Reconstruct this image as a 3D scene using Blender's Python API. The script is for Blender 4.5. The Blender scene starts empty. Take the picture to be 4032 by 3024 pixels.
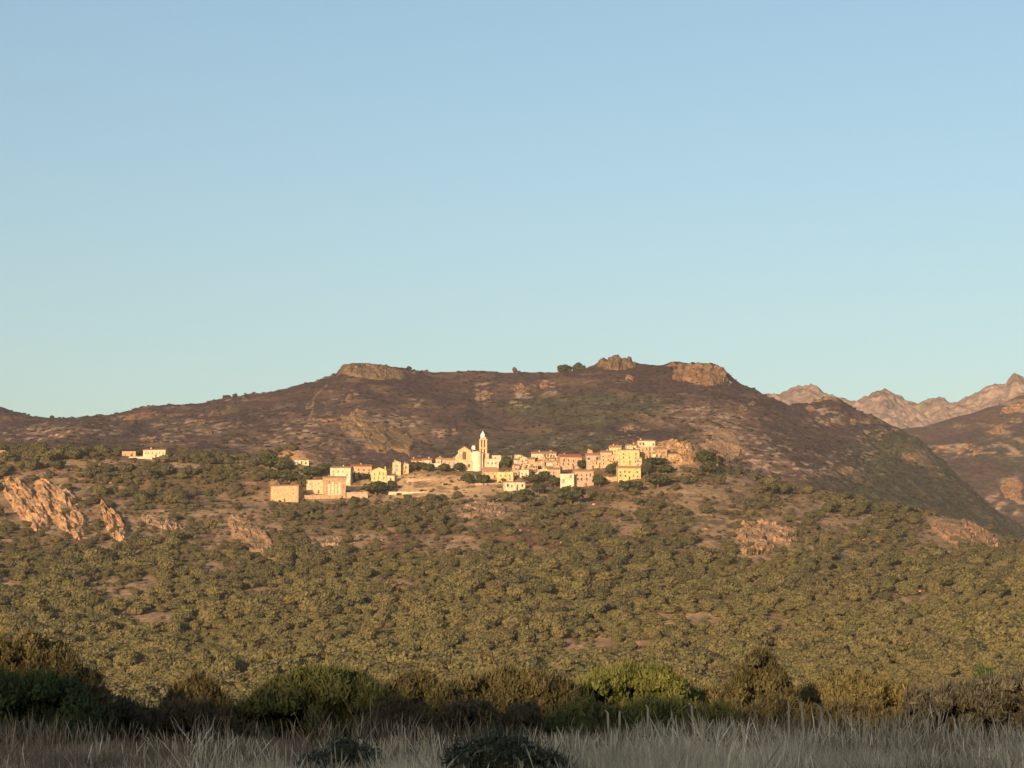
import bpy, math, random
import numpy as np
from mathutils import Vector

# ------------------------------------------------------------------ camera, sky, sun, exposure
scene = bpy.context.scene
FPX, CZ, HORIZON = 8732.0, 1.5, 2760.0
PITCH = math.atan((HORIZON - 1512.0) / FPX)
cam_data = bpy.data.cameras.new('camera')
cam_data.sensor_width = 36.0
cam_data.lens = 36.0 * FPX / 4032.0
cam_data.clip_start, cam_data.clip_end = 0.5, 60000.0
cam = bpy.data.objects.new('camera', cam_data)
scene.collection.objects.link(cam)
cam.location = (0, 0, CZ)
cam.rotation_euler = (math.pi / 2 + PITCH, 0, 0)
scene.camera = cam

SUN_EL, SUN_AZ = math.radians(8.0), math.radians(21.0)      # the sun stands low behind the camera, a little to its left
world = bpy.data.worlds.new('World')
scene.world = world
world.use_nodes = True
wn = world.node_tree.nodes
sky = wn.new('ShaderNodeTexSky')
sky.sky_type = 'NISHITA'
sky.sun_disc = False
sky.sun_elevation = SUN_EL
sky.sun_rotation = math.pi + SUN_AZ
sky.altitude = 100.0
sky.air_density, sky.dust_density, sky.ozone_density = 1.25, 2.0, 2.4
wn['Background'].inputs['Strength'].default_value = 0.126
world.node_tree.links.new(sky.outputs['Color'], wn['Background'].inputs['Color'])

SUN_DIR = Vector((-math.sin(SUN_AZ) * math.cos(SUN_EL), -math.cos(SUN_AZ) * math.cos(SUN_EL), math.sin(SUN_EL)))
sun_data = bpy.data.lights.new('sun', 'SUN')
sun_data.energy = 4.7
sun_data.angle = math.radians(0.53)
sun_data.color = (1.0, 0.72, 0.44)
sun = bpy.data.objects.new('sun', sun_data)
scene.collection.objects.link(sun)
sun.rotation_euler = (-SUN_DIR).to_track_quat('-Z', 'Y').to_euler()

scene.view_settings.view_transform = 'Standard'
scene.view_settings.look = 'None'
scene.view_settings.exposure = 0.9
scene.view_settings.gamma = 1.0
scene.cycles.max_bounces = 5
scene.cycles.diffuse_bounces = 2
scene.cycles.glossy_bounces = 1
scene.cycles.transparent_max_bounces = 4
scene.cycles.volume_bounces = 0
scene.cycles.use_denoising = True

# ------------------------------------------------------------------ helpers
COL = scene.collection
rng = np.random.default_rng(7)
R = random.Random(11)
cP, sP = math.cos(PITCH), math.sin(PITCH)

def dirs(px, py):
    """photo pixel -> (x/y, z/y) of its ray"""
    u = (np.asarray(px, float) - 2016.0) / FPX
    v = (1512.0 - np.asarray(py, float)) / FPX
    dy = cP - v * sP
    return u / dy, (sP + v * cP) / dy

def pix(x, y, z):
    a, s = x / y, (z - CZ) / y
    fw = cP + sP * s
    return 2016.0 + FPX * a / fw, 1512.0 - FPX * (cP * s - sP) / fw

def at(px, py, Y):
    a, s = dirs(px, py)
    return Vector((float(a) * Y, Y, CZ + float(s) * Y))

def hash2(ix, iy, seed):
    h = (ix.astype(np.int64) * 374761393 + iy.astype(np.int64) * 668265263 + seed * 2147483647) & 0xFFFFFFFF
    h = ((h ^ (h >> 13)) * 1274126177) & 0xFFFFFFFF
    return ((h ^ (h >> 16)) & 0xFFFFFF) / float(0xFFFFFF)

def noise2(x, y, seed=0):
    x, y = np.asarray(x, float), np.asarray(y, float)
    ix, iy = np.floor(x), np.floor(y)
    fx, fy = x - ix, y - iy
    fx, fy = fx * fx * fx * (fx * (fx * 6 - 15) + 10), fy * fy * fy * (fy * (fy * 6 - 15) + 10)
    a, b = hash2(ix, iy, seed), hash2(ix + 1, iy, seed)
    c, d = hash2(ix, iy + 1, seed), hash2(ix + 1, iy + 1, seed)
    return (a + (b - a) * fx) * (1 - fy) + (c + (d - c) * fx) * fy      # 0..1

def fbm(x, y, octaves=4, seed=0, gain=0.5):
    t, amp, tot = 0.0, 1.0, 0.0
    for k in range(octaves):
        c, s = math.cos(k * 0.9), math.sin(k * 0.9)
        t = t + amp * (noise2((x * c - y * s) * 2 ** k, (x * s + y * c) * 2 ** k, seed + 17 * k) - 0.5)
        tot += amp
        amp *= gain
    return t / tot * 2

def ridged(x, y, octaves=4, seed=0):
    t, amp, tot = 0.0, 1.0, 0.0
    for k in range(octaves):
        n = 1 - np.abs(noise2(x * 2 ** k, y * 2 ** k, seed + 31 * k) * 2 - 1)
        t = t + amp * n * n
        tot += amp
        amp *= 0.55
    return t / tot

def noise3(p, seed=0):
    """cheap 3-D noise: three planar slices blended"""
    x, y, z = p[:, 0], p[:, 1], p[:, 2]
    return (noise2(x + 13.1, y + z * 0.71, seed) + noise2(y - 7.3, z + x * 0.63, seed + 5) + noise2(z + 3.7, x + y * 0.57, seed + 9)) / 1.5 - 1

def pchip(xs, ys, xq):
    """monotone cubic along axis 0; ys: (n, m)"""
    xs = np.asarray(xs, float)
    h = np.diff(xs)[:, None]
    d = np.diff(ys, axis=0) / h
    m = np.zeros_like(ys)
    m[0], m[-1] = d[0], d[-1]
    for i in range(1, len(xs) - 1):
        w1, w2 = 2 * h[i] + h[i - 1], h[i] + 2 * h[i - 1]
        ok = d[i - 1] * d[i] > 0
        with np.errstate(divide='ignore', invalid='ignore'):
            m[i] = np.where(ok, (w1 + w2) / (w1 / d[i - 1] + w2 / d[i]), 0)
    k = np.clip(np.searchsorted(xs, xq, side='right') - 1, 0, len(xs) - 2)
    hk = h[k]
    t = ((xq - xs[k])[:, None]) / hk
    return ((2 * t**3 - 3 * t**2 + 1) * ys[k] + (t**3 - 2 * t**2 + t) * hk * m[k] + (-2 * t**3 + 3 * t**2) * ys[k + 1] + (t**3 - t**2) * hk * m[k + 1])

def sstep(e0, e1, x):
    t = np.clip((x - e0) / (e1 - e0), 0, 1)
    return t * t * (3 - 2 * t)

def mesh_np(name, verts, faces, mats, face_mat=None, smooth=False, colors=None, fcolors=None):
    """numpy arrays -> mesh; faces: (n, k)"""
    me = bpy.data.meshes.new(name)
    verts = np.asarray(verts, np.float32)
    faces = np.asarray(faces, np.int32)
    n, k = faces.shape
    me.vertices.add(len(verts))
    me.vertices.foreach_set('co', verts.ravel())
    me.loops.add(n * k)
    me.loops.foreach_set('vertex_index', faces.ravel())
    me.polygons.add(n)
    me.polygons.foreach_set('loop_start', np.arange(n, dtype=np.int32) * k)
    for m in mats:
        me.materials.append(m)
    if face_mat is not None:
        me.polygons.foreach_set('material_index', np.asarray(face_mat, np.int32))
    me.polygons.foreach_set('use_smooth', np.full(n, smooth, bool))
    me.update(calc_edges=True)
    if colors is not None:
        ca = me.color_attributes.new('Col', 'FLOAT_COLOR', 'POINT')
        rgba = np.ones((len(verts), 4), np.float32)
        rgba[:, :3] = colors
        ca.data.foreach_set('color', rgba.ravel())
    if fcolors is not None:
        fa = me.attributes.new('tint', 'FLOAT', 'FACE')
        fa.data.foreach_set('value', np.asarray(fcolors, np.float32))
    return me

def link(name, me, parent=None, loc=(0, 0, 0), rz=0.0, scale=None):
    o = bpy.data.objects.new(name, me)
    COL.objects.link(o)
    o.location = loc
    o.rotation_euler = (0, 0, rz)
    if scale is not None:
        o.scale = scale
    if parent is not None:
        o.parent = parent
    return o

def tag(o, label=None, cat=None, group=None, kind=None):
    if label: o['label'] = label
    if cat: o['category'] = cat
    if group: o['group'] = group
    if kind: o['kind'] = kind
    return o

class MB:
    """collects boxes, prisms and lathes into one mesh"""
    def __init__(s):
        s.v, s.f, s.m = [], [], []
    def add(s, vs, fs, m=0):
        o = len(s.v)
        s.v += [tuple(map(float, v)) for v in vs]
        s.f += [tuple(i + o for i in f) for f in fs]
        s.m += [m] * len(fs)
    def box(s, x0, x1, y0, y1, z0, z1, m=0):
        s.add([(x0, y0, z0), (x1, y0, z0), (x1, y1, z0), (x0, y1, z0), (x0, y0, z1), (x1, y0, z1), (x1, y1, z1), (x0, y1, z1)],
              [(0, 3, 2, 1), (4, 5, 6, 7), (0, 1, 5, 4), (1, 2, 6, 5), (2, 3, 7, 6), (3, 0, 4, 7)], m)
    def prism(s, poly, y0, y1, m=0):
        """poly in x-z (counter-clockwise seen from -y), extruded along y"""
        n = len(poly)
        s.add([(x, y0, z) for x, z in poly] + [(x, y1, z) for x, z in poly],
              [tuple(range(n)), tuple(reversed(range(n, 2 * n)))] + [((i + 1) % n, i, n + i, n + (i + 1) % n) for i in range(n)], m)
    def prism_x(s, poly, x0, x1, m=0):
        """poly in y-z, extruded along x"""
        n = len(poly)
        s.add([(x0, y, z) for y, z in poly] + [(x1, y, z) for y, z in poly],
              [tuple(reversed(range(n))), tuple(range(n, 2 * n))] + [(i, (i + 1) % n, n + (i + 1) % n, n + i) for i in range(n)], m)
    def lathe(s, prof, cx, cy, n=16, m=0):
        vs = [(cx + r * math.cos(2 * math.pi * i / n), cy + r * math.sin(2 * math.pi * i / n), z) for r, z in prof for i in range(n)]
        fs = [(j * n + i, j * n + (i + 1) % n, (j + 1) * n + (i + 1) % n, (j + 1) * n + i) for j in range(len(prof) - 1) for i in range(n)]
        s.add(vs, fs, m)
    def tube(s, pts, rads, n=6, m=0):
        vs, fs = [], []
        for k, (p, r) in enumerate(zip(pts, rads)):
            d = (Vector(pts[min(k + 1, len(pts) - 1)]) - Vector(pts[max(k - 1, 0)])).normalized()
            a = d.cross(Vector((0.31, 0.95, 0.07))).normalized()
            b = d.cross(a)
            vs += [Vector(p) + r * (math.cos(2 * math.pi * i / n) * a + math.sin(2 * math.pi * i / n) * b) for i in range(n)]
        for k in range(len(pts) - 1):
            fs += [(k * n + i, k * n + (i + 1) % n, (k + 1) * n + (i + 1) % n, (k + 1) * n + i) for i in range(n)]
        s.add(vs, fs, m)
    def build(s, name, mats, parent=None, loc=(0, 0, 0), rz=0.0):
        me = bpy.data.meshes.new(name)
        me.from_pydata(s.v, [], s.f)
        for m in (mats if isinstance(mats, (list, tuple)) else [mats]):
            me.materials.append(m)
        me.polygons.foreach_set('material_index', s.m)
        me.update()
        return link(name, me, parent, loc, rz)

# ------------------------------------------------------------------ materials
def new_mat(name, rough=0.9, spec=0.15):
    m = bpy.data.materials.new(name)
    m.use_nodes = True
    b = m.node_tree.nodes['Principled BSDF']
    b.inputs['Roughness'].default_value = rough
    b.inputs['Specular IOR Level'].default_value = spec
    return m, m.node_tree.nodes, m.node_tree.links, b

def mixc(n, l, fac, a, b, mode='MIX'):
    x = n.new('ShaderNodeMix')
    x.data_type = 'RGBA'
    x.blend_type = mode
    for sock, val in ((x.inputs[0], fac), (x.inputs[6], a), (x.inputs[7], b)):
        if hasattr(val, 'links'): l.new(val, sock)
        elif isinstance(val, tuple): sock.default_value = (*val, 1)
        else: sock.default_value = val
    return x.outputs[2]

def noise_node(n, l, scale, detail=4, rough=0.55, coord='Object', vec=None):
    if vec is None:
        t = n.new('ShaderNodeTexCoord')
        vec = t.outputs[coord]
    x = n.new('ShaderNodeTexNoise')
    x.inputs['Scale'].default_value = scale
    x.inputs['Detail'].default_value = detail
    x.inputs['Roughness'].default_value = rough
    l.new(vec, x.inputs['Vector'])
    return x.outputs['Fac']

def ramp(n, l, fac, lo, hi):
    r = n.new('ShaderNodeMapRange')
    r.inputs['From Min'].default_value, r.inputs['From Max'].default_value = lo, hi
    l.new(fac, r.inputs['Value'])
    return r.outputs['Result']

def terrain_mat(name, scale, amount=0.35, bump=1.0):
    m, n, l, b = new_mat(name, 0.95, 0.05)
    at_ = n.new('ShaderNodeAttribute')
    at_.attribute_name = 'Col'
    g = n.new('ShaderNodeNewGeometry')
    f1 = noise_node(n, l, scale, 5, 0.65, vec=g.outputs['Position'])
    c = mixc(n, l, ramp(n, l, f1, 0.3, 0.7), at_.outputs['Color'], (0.5, 0.5, 0.5), 'MIX')
    dk = mixc(n, l, ramp(n, l, f1, 0.36, 0.62), (1 - amount, 1 - amount, 1 - amount), (1 + amount, 1 + amount, 1 + amount))
    c = mixc(n, l, 1.0, at_.outputs['Color'], dk, 'MULTIPLY')
    l.new(c, b.inputs['Base Color'])
    bp = n.new('ShaderNodeBump')
    bp.inputs['Strength'].default_value = 0.6
    bp.inputs['Distance'].default_value = bump
    l.new(f1, bp.inputs['Height'])
    l.new(bp.outputs['Normal'], b.inputs['Normal'])
    return m

def leaf_mat(name, c1, c2, c3, trans=0.25):
    m, n, l, b = new_mat(name, 0.75, 0.12)
    oi = n.new('ShaderNodeObjectInfo')
    t = n.new('ShaderNodeAttribute')
    t.attribute_name = 'tint'
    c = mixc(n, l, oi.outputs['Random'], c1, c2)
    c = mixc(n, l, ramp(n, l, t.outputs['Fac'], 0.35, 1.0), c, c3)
    l.new(c, b.inputs['Base Color'])
    tr = n.new('ShaderNodeBsdfTranslucent')
    l.new(c, tr.inputs['Color'])
    mx = n.new('ShaderNodeMixShader')
    mx.inputs[0].default_value = trans
    l.new(b.outputs[0], mx.inputs[1])
    l.new(tr.outputs[0], mx.inputs[2])
    l.new(mx.outputs[0], n['Material Output'].inputs['Surface'])
    return m

def wall_mat(name, col, stain=(0.26, 0.155, 0.085), amt=0.55, scale=0.32, fine=0.8):
    m, n, l, b = new_mat(name, 0.9, 0.1)
    g = n.new('ShaderNodeNewGeometry')
    f1 = noise_node(n, l, scale, 4, 0.6, vec=g.outputs['Position'])
    f2 = noise_node(n, l, fine, 3, 0.6, vec=g.outputs['Position'])
    c = mixc(n, l, ramp(n, l, f1, 0.45, 0.75), col, tuple(a * (1 - amt) + s * amt for a, s in zip(col, stain)))
    c = mixc(n, l, ramp(n, l, f2, 0.46, 0.64), c, tuple(a * (1 - amt * 0.8) for a in col))
    l.new(c, b.inputs['Base Color'])
    bp = n.new('ShaderNodeBump')
    bp.inputs['Distance'].default_value = 0.12
    l.new(f2, bp.inputs['Height'])
    l.new(bp.outputs['Normal'], b.inputs['Normal'])
    return m

def plain_mat(name, col, rough=0.8, spec=0.2):
    m, n, l, b = new_mat(name, rough, spec)
    f = noise_node(n, l, 1.3, 3)
    c = mixc(n, l, ramp(n, l, f, 0.35, 0.7), col, tuple(a * 0.72 for a in col))
    l.new(c, b.inputs['Base Color'])
    return m

M = {}
M['cream'] = wall_mat('cream plaster', (0.52, 0.385, 0.23))
M['white'] = wall_mat('white plaster', (0.58, 0.465, 0.315), amt=0.5)
M['yellow'] = wall_mat('yellow plaster', (0.55, 0.4, 0.18), amt=0.45)
M['peach'] = wall_mat('peach plaster', (0.45, 0.3, 0.175), amt=0.5)
M['pink'] = wall_mat('pinkish plaster', (0.41, 0.29, 0.2), amt=0.5)
M['stone'] = wall_mat('rough stone wall', (0.37, 0.25, 0.15), stain=(0.28, 0.17, 0.1), amt=0.6, scale=0.35, fine=0.9)
M['greystone'] = wall_mat('grey stone wall', (0.40, 0.30, 0.21), stain=(0.24, 0.17, 0.12), amt=0.6, scale=0.3, fine=0.9)
M['tile'] = wall_mat('terracotta tiles', (0.34, 0.19, 0.115), stain=(0.2, 0.1, 0.06), amt=0.5, scale=0.5, fine=2.0)
M['redtile'] = wall_mat('red tiles', (0.33, 0.115, 0.07), stain=(0.2, 0.08, 0.05), amt=0.4, scale=0.5, fine=2.0)
M['orangetile'] = wall_mat('orange tiles', (0.42, 0.23, 0.12), stain=(0.3, 0.15, 0.08), amt=0.4, scale=0.5, fine=2.0)
M['pane'] = plain_mat('dark window', (0.05, 0.032, 0.022), 0.4, 0.3)
M['frame'] = plain_mat('window frame', (0.45, 0.33, 0.2))
M['wood'] = plain_mat('brown door wood', (0.14, 0.07, 0.035))
M['limewash'] = wall_mat('limewashed wall', (0.70, 0.58, 0.40), amt=0.25)
M['lime'] = plain_mat('whitewashed dome', (0.85, 0.8, 0.72))
M['iron'] = plain_mat('iron', (0.08, 0.07, 0.06), 0.5, 0.4)
M['bark'] = plain_mat('bark', (0.10, 0.07, 0.045))
M['twig'] = plain_mat('grey twigs', (0.13, 0.10, 0.075))
M['post'] = plain_mat('weathered wood', (0.42, 0.35, 0.26))
M['bush'] = leaf_mat('olive foliage', (0.152, 0.122, 0.052), (0.100, 0.098, 0.041), (0.178, 0.145, 0.061))
M['tree'] = leaf_mat('dark green foliage', (0.045, 0.056, 0.022), (0.06, 0.062, 0.026), (0.09, 0.085, 0.032))
M['green'] = leaf_mat('grey green maquis', (0.062, 0.063, 0.031), (0.108, 0.088, 0.046), (0.14, 0.12, 0.055))
M['scrub'] = leaf_mat('low dark scrub', (0.042, 0.036, 0.022), (0.062, 0.047, 0.030), (0.085, 0.066, 0.038))
M['rock'] = None
m, n, l, b = new_mat('granite', 0.92, 0.1)
g = n.new('ShaderNodeNewGeometry')
f1 = noise_node(n, l, 0.09, 6, 0.65, vec=g.outputs['Position'])
f2 = noise_node(n, l, 0.5, 5, 0.7, vec=g.outputs['Position'])
oi = n.new('ShaderNodeObjectInfo')
c = mixc(n, l, ramp(n, l, f1, 0.38, 0.62), (0.47, 0.325, 0.21), (0.25, 0.165, 0.105))
c = mixc(n, l, ramp(n, l, f2, 0.50, 0.66), c, (0.10, 0.068, 0.042))
l.new(mixc(n, l, 1.0, c, oi.outputs['Color'], 'MULTIPLY'), b.inputs['Base Color'])
bp = n.new('ShaderNodeBump')
bp.inputs['Distance'].default_value = 1.6
l.new(f2, bp.inputs['Height'])
l.new(bp.outputs['Normal'], b.inputs['Normal'])
M['rock'] = m

# ------------------------------------------------------------------ terrain
class Hill:
    """height field over (x/y, y): lines = [(depth, [(px, py), ...])], the ground's outline at each depth"""
    def __init__(s, lines, na, ny, amax=(-0.46, 0.46), rough=None):
        s.a = np.linspace(amax[0], amax[1], na)
        ys = np.array([d for d, _ in lines], float)
        rows = []
        for d, pts in lines:
            pa, ps = dirs([p[0] for p in pts], [p[1] for p in pts])
            o = np.argsort(pa)
            rows.append(CZ + np.interp(s.a, pa[o], ps[o]) * d)
        rows = np.array(rows)
        s.y = np.linspace(ys[0], ys[-1], ny)
        s.z = pchip(ys, rows, s.y)
        s.X = s.a[None, :] * s.y[:, None]
        s.Y = np.repeat(s.y[:, None], na, 1)
        if rough is not None:
            s.z = s.z + rough(s.X, s.Y)
        s.px, s.py = pix(s.X, s.Y, s.z)
    def height(s, x, y):
        x, y = np.asarray(x, float), np.asarray(y, float)
        fa = np.clip((x / y - s.a[0]) / (s.a[1] - s.a[0]), 0, len(s.a) - 1.001)
        fy = np.clip((y - s.y[0]) / (s.y[1] - s.y[0]), 0, len(s.y) - 1.001)
        i, j = fy.astype(int), fa.astype(int)
        u, v = fy - i, fa - j
        return (s.z[i, j] * (1 - v) + s.z[i, j + 1] * v) * (1 - u) + (s.z[i + 1, j] * (1 - v) + s.z[i + 1, j + 1] * v) * u
    def hit(s, px, py, fallback=None):
        a, sl = (float(q) for q in dirs(px, py))
        ys = np.linspace(s.y[0], s.y[-1], 3000)
        d = s.height(a * ys, ys) - (CZ + sl * ys)
        k = np.nonzero(d >= 0)[0]
        if not len(k):
            Y = fallback or ys[int(np.argmax(d / ys))]
        else:
            Y = float(ys[k[0]])
        return Vector((a * Y, Y, float(s.height(a * Y, Y))))
    def normal(s, x, y):
        e = 6.0
        return Vector((-(float(s.height(x + e, y)) - float(s.height(x - e, y))) / (2 * e), -(float(s.height(x, y + e)) - float(s.height(x, y - e))) / (2 * e), 1)).normalized()
    def mesh(s, name, mat, colors):
        ny, na = s.z.shape
        v = np.stack([s.X, s.Y, s.z], -1).reshape(-1, 3)
        i = (np.arange(ny - 1)[:, None] * na + np.arange(na - 1)[None, :]).ravel()
        f = np.stack([i, i + 1, i + na + 1, i + na], 1)
        o = link(name, mesh_np(name, v, f, [mat], smooth=True, colors=colors.reshape(-1, 3)))
        return tag(o, kind='structure')

S = 4032 / 2212.0
sky_line = [(0, 880), (40, 893), (75, 903), (110, 905), (160, 907), (240, 900), (280, 890), (320, 880), (380, 877), (440, 873), (490, 862), (570, 853), (640, 838), (680, 830), (692, 823), (725, 813), (735, 804), (780, 801), (850, 801), (900, 804),
            (950, 813), (1000, 808), (1040, 805), (1100, 804), (1130, 804), (1210, 806), (1262, 802), (1290, 799), (1330, 794), (1370, 798), (1390, 797), (1420, 797), (1450, 797), (1480, 800), (1510, 801), (1550, 808), (1565, 814),
            (1580, 825), (1600, 834), (1640, 851), (1680, 871), (1705, 882), (1740, 877), (1790, 859), (1815, 864), (1850, 887), (1900, 907), (1950, 932), (1985, 950), (2020, 985), (2070, 1030), (2120, 1075), (2160, 1110), (2212, 1145)]
summit = [(1215, 1516), (1242, 1512), (1262, 1500), (1322, 1480), (1346, 1450), (1385, 1437), (1470, 1441), (1560, 1453), (1620, 1466), (1700, 1476), (1780, 1472), (1850, 1466), (2000, 1468), (2180, 1471), (2230, 1466), (2290, 1461), (2340, 1442), (2400, 1425), (2432, 1418),
          (2500, 1431), (2560, 1441), (2620, 1440), (2655, 1432), (2700, 1436), (2760, 1436), (2820, 1444), (2850, 1458), (2872, 1484), (2900, 1508)]
sky_line = [q for q in sky_line if q[0] * S < 1210] + [(x / S, y / S) for x, y in summit] + [q for q in sky_line if q[0] * S > 2905]
fine = []
for (x0, y0), (x1, y1) in zip(sky_line[:-1], sky_line[1:]):          # small knolls and rocks break the outline
    k_ = max(1, int((x1 - x0) / 9))
    fine += [(x0 + (x1 - x0) * i / k_, y0 + (y1 - y0) * i / k_ + (R.uniform(-2.2, 2.2) * (1.6 if x0 > 1600 else 0.5) if i else 0)) for i in range(k_)]
sky_line = fine + [sky_line[-1]]
sky_line = [(-3000, 1480), (-900, 1520), (-250, 1555)] + [(x * S, y * S) for x, y in sky_line] + [(4500, 2300), (5200, 2500), (7000, 2600)]
mid = lambda y0, pts: [(-3000, y0), (-600, y0)] + pts

front = Hill([
    (860, [(-3000, 2840), (7000, 2840)]),
    (950, [(-3000, 2745), (0, 2750), (2000, 2745), (4032, 2735), (7000, 2740)]),
    (1080, [(-3000, 2570), (0, 2580), (1500, 2570), (3000, 2570), (4032, 2590), (7000, 2680)]),
    (1200, [(-3000, 2400), (0, 2410), (1500, 2400), (3000, 2400), (4032, 2460), (7000, 2640)]),
    (1350, [(-3000, 2230), (0, 2240), (1500, 2230), (2600, 2220), (3200, 2230), (4032, 2330), (7000, 2600)]),
    (1500, [(-3000, 2060), (0, 2080), (800, 2090), (1500, 2080), (2600, 2060), (3000, 2090), (3500, 2160), (4032, 2250), (7000, 2580)]),
    (1650, [(-3000, 1900), (0, 1920), (600, 1945), (1050, 1985), (1450, 1975), (1900, 1945), (2300, 1945), (2700, 1905), (2900, 1945), (3100, 2000), (3500, 2065), (3800, 2125), (4032, 2200), (4500, 2440), (7000, 2570)]),
    (1800, [(-3000, 1770), (0, 1785), (300, 1790), (560, 1800), (700, 1805), (900, 1825), (1040, 1800), (1120, 1778), (1180, 1770), (1240, 1790), (1330, 1835), (1480, 1848), (1620, 1842), (1750, 1832), (1900, 1835), (2050, 1812), (2290, 1800), (2370, 1780),
             (2450, 1765), (2560, 1750), (2620, 1738), (2680, 1733), (2730, 1748), (2800, 1800), (2900, 1865), (3050, 1925), (3300, 1965), (3500, 2000), (3800, 2055), (4032, 2150), (4500, 2420), (7000, 2560)]),
    (1950, [(-3000, 1880), (0, 1880), (1500, 1940), (2600, 1860), (3000, 2010), (3500, 2120), (4032, 2290), (4500, 2500), (7000, 2620)]),
    (2120, [(-3000, 2000), (2600, 2000), (4032, 2420), (7000, 2720)]),
], 620, 620, rough=lambda x, y: (2.6 * fbm(x / 70, y / 70, 4, 3) + 0.9 * fbm(x / 14, y / 14, 3, 8)) * sstep(870, 1000, y) * (1 - 0.75 * sstep(1600, 1700, y) * sstep(1900, 1780, y)))

def back_rough(x, y):
    k = sstep(1950, 2250, y) * (1 - 0.85 * sstep(2700, 2960, y) * sstep(3300, 3050, y))
    return k * (26 * (ridged(x / 260 + 0.15 * y / 260, y / 700, 3, 21) - 0.5) + 10 * fbm(x / 90, y / 120, 4, 5)) + 1.6 * fbm(x / 22, y / 22, 3, 6)
back = Hill([
    (1900, [(-3000, 1960), (2000, 1960), (2800, 1990), (3300, 2130), (4032, 2420), (7000, 2700)]),
    (2150, [(-3000, 1770), (0, 1790), (900, 1800), (1900, 1835), (2400, 1800), (2800, 1800), (3200, 1930), (3600, 2130), (4032, 2330), (7000, 2680)]),
    (2500, [(-3000, 1680), (0, 1740), (700, 1720), (1400, 1680), (1900, 1730), (2300, 1690), (2800, 1660), (3200, 1760), (3600, 1960), (4032, 2230), (7000, 2650)]),
    (2800, [(-3000, 1580), (0, 1690), (700, 1655), (1400, 1560), (1900, 1600), (2300, 1560), (2800, 1545), (3100, 1650), (3400, 1740), (3700, 1870), (4032, 2140), (7000, 2620)]),
    (3000, sky_line),
    (3300, [(-3000, 1700), (0, 1800), (2600, 1650), (3200, 1850), (4032, 2400), (7000, 2700)]),
    (3700, [(-3000, 2000), (2600, 1950), (4032, 2600), (7000, 2800)]),
], 1500, 430, rough=back_rough)

right = Hill([
    (2900, [(-3000, 2900), (2800, 2700), (4032, 2420), (7000, 2200)]),
    (3300, [(-3000, 2700), (2800, 2350), (3400, 2020), (3700, 1980), (4032, 1960), (4600, 1880), (7000, 1800)]),
    (3700, [(-3000, 2500), (2800, 2100), (3400, 1800), (3700, 1740), (4032, 1690), (4600, 1600), (7000, 1500)]),
    (4000, [(-3000, 2400), (2900, 1950), (3400, 1735), (3546, 1696), (3580, 1692), (3635, 1686), (3747, 1652), (3858, 1624), (3970, 1585), (4032, 1552), (4150, 1500), (4400, 1430), (5200, 1300), (7000, 1350)]),
    (4600, [(-3000, 2500), (2900, 2200), (4032, 1900), (7000, 1800)]),
], 520, 240, amax=(0.08, 0.5), rough=lambda x, y: (14 * (ridged(x / 240, y / 500, 3, 41) - 0.5) + 5 * fbm(x / 60, y / 60, 4, 42)) * (1 - 0.8 * sstep(3800, 3980, y)) + 1.5 * fbm(x / 25, y / 25, 3, 43))

peaks = [(3020, 1565), (3067, 1567), (3095, 1550), (3112, 1536), (3140, 1529), (3156, 1532), (3195, 1520), (3223, 1531), (3245, 1550), (3262, 1562), (3300, 1580), (3357, 1592), (3413, 1567), (3457, 1545), (3485, 1540), (3518, 1561), (3563, 1584),
         (3585, 1595), (3613, 1603), (3641, 1595), (3669, 1587), (3702, 1581), (3736, 1598), (3752, 1600), (3780, 1589), (3819, 1567), (3858, 1545), (3892, 1523), (3920, 1514), (3947, 1517), (3961, 1517), (3975, 1495), (3992, 1482), (4014, 1492), (4032, 1503)]
mount = Hill([
    (5200, [(-3000, 2600), (2600, 2300), (3400, 1900), (4032, 1850), (7000, 1900)]),
    (6200, [(-3000, 2500), (2600, 2050), (3000, 1720), (3400, 1715), (3480, 1660), (3600, 1690), (3750, 1680), (4032, 1620), (4500, 1600), (7000, 1700)]),
    (7000, [(-3000, 2400), (2400, 1950), (2800, 1690), (2930, 1600)] + peaks + [(4120, 1490), (4200, 1460), (4400, 1540), (4700, 1500), (7000, 1700)]),
    (7900, [(-3000, 2500), (2400, 2300), (4032, 1900), (7000, 2000)]),
], 900, 360, amax=(0.06, 0.5), rough=lambda x, y: (70 * (ridged(x / 330, y / 600, 5, 61) - 0.5) + 26 * fbm(x / 110, y / 110, 4, 62)) * (1 - 0.75 * sstep(6500, 6950, y)) + 14 * (ridged(x / 40, y / 300, 3, 67) - 0.5) + 26 * (ridged(x / 60, y / 110, 4, 66) - 0.5) * (1 - 0.6 * sstep(6700, 6950, y)))

def lerp(a, b, t):
    return a * (1 - t[..., None]) + np.asarray(b, float) * t[..., None]

def blob(px, py, cx, cy, rx, ry, warp=0.35, seed=0, soft=0.35):
    """soft patch on the ground whose edge is broken by noise"""
    w = warp * fbm(px / 40.0 + 9.1, py / 22.0, 3, 90 + seed)
    return 1 - sstep(1 - soft, 1 + soft, np.hypot((px - cx) / rx, (py - cy) / ry) + w)

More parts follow.
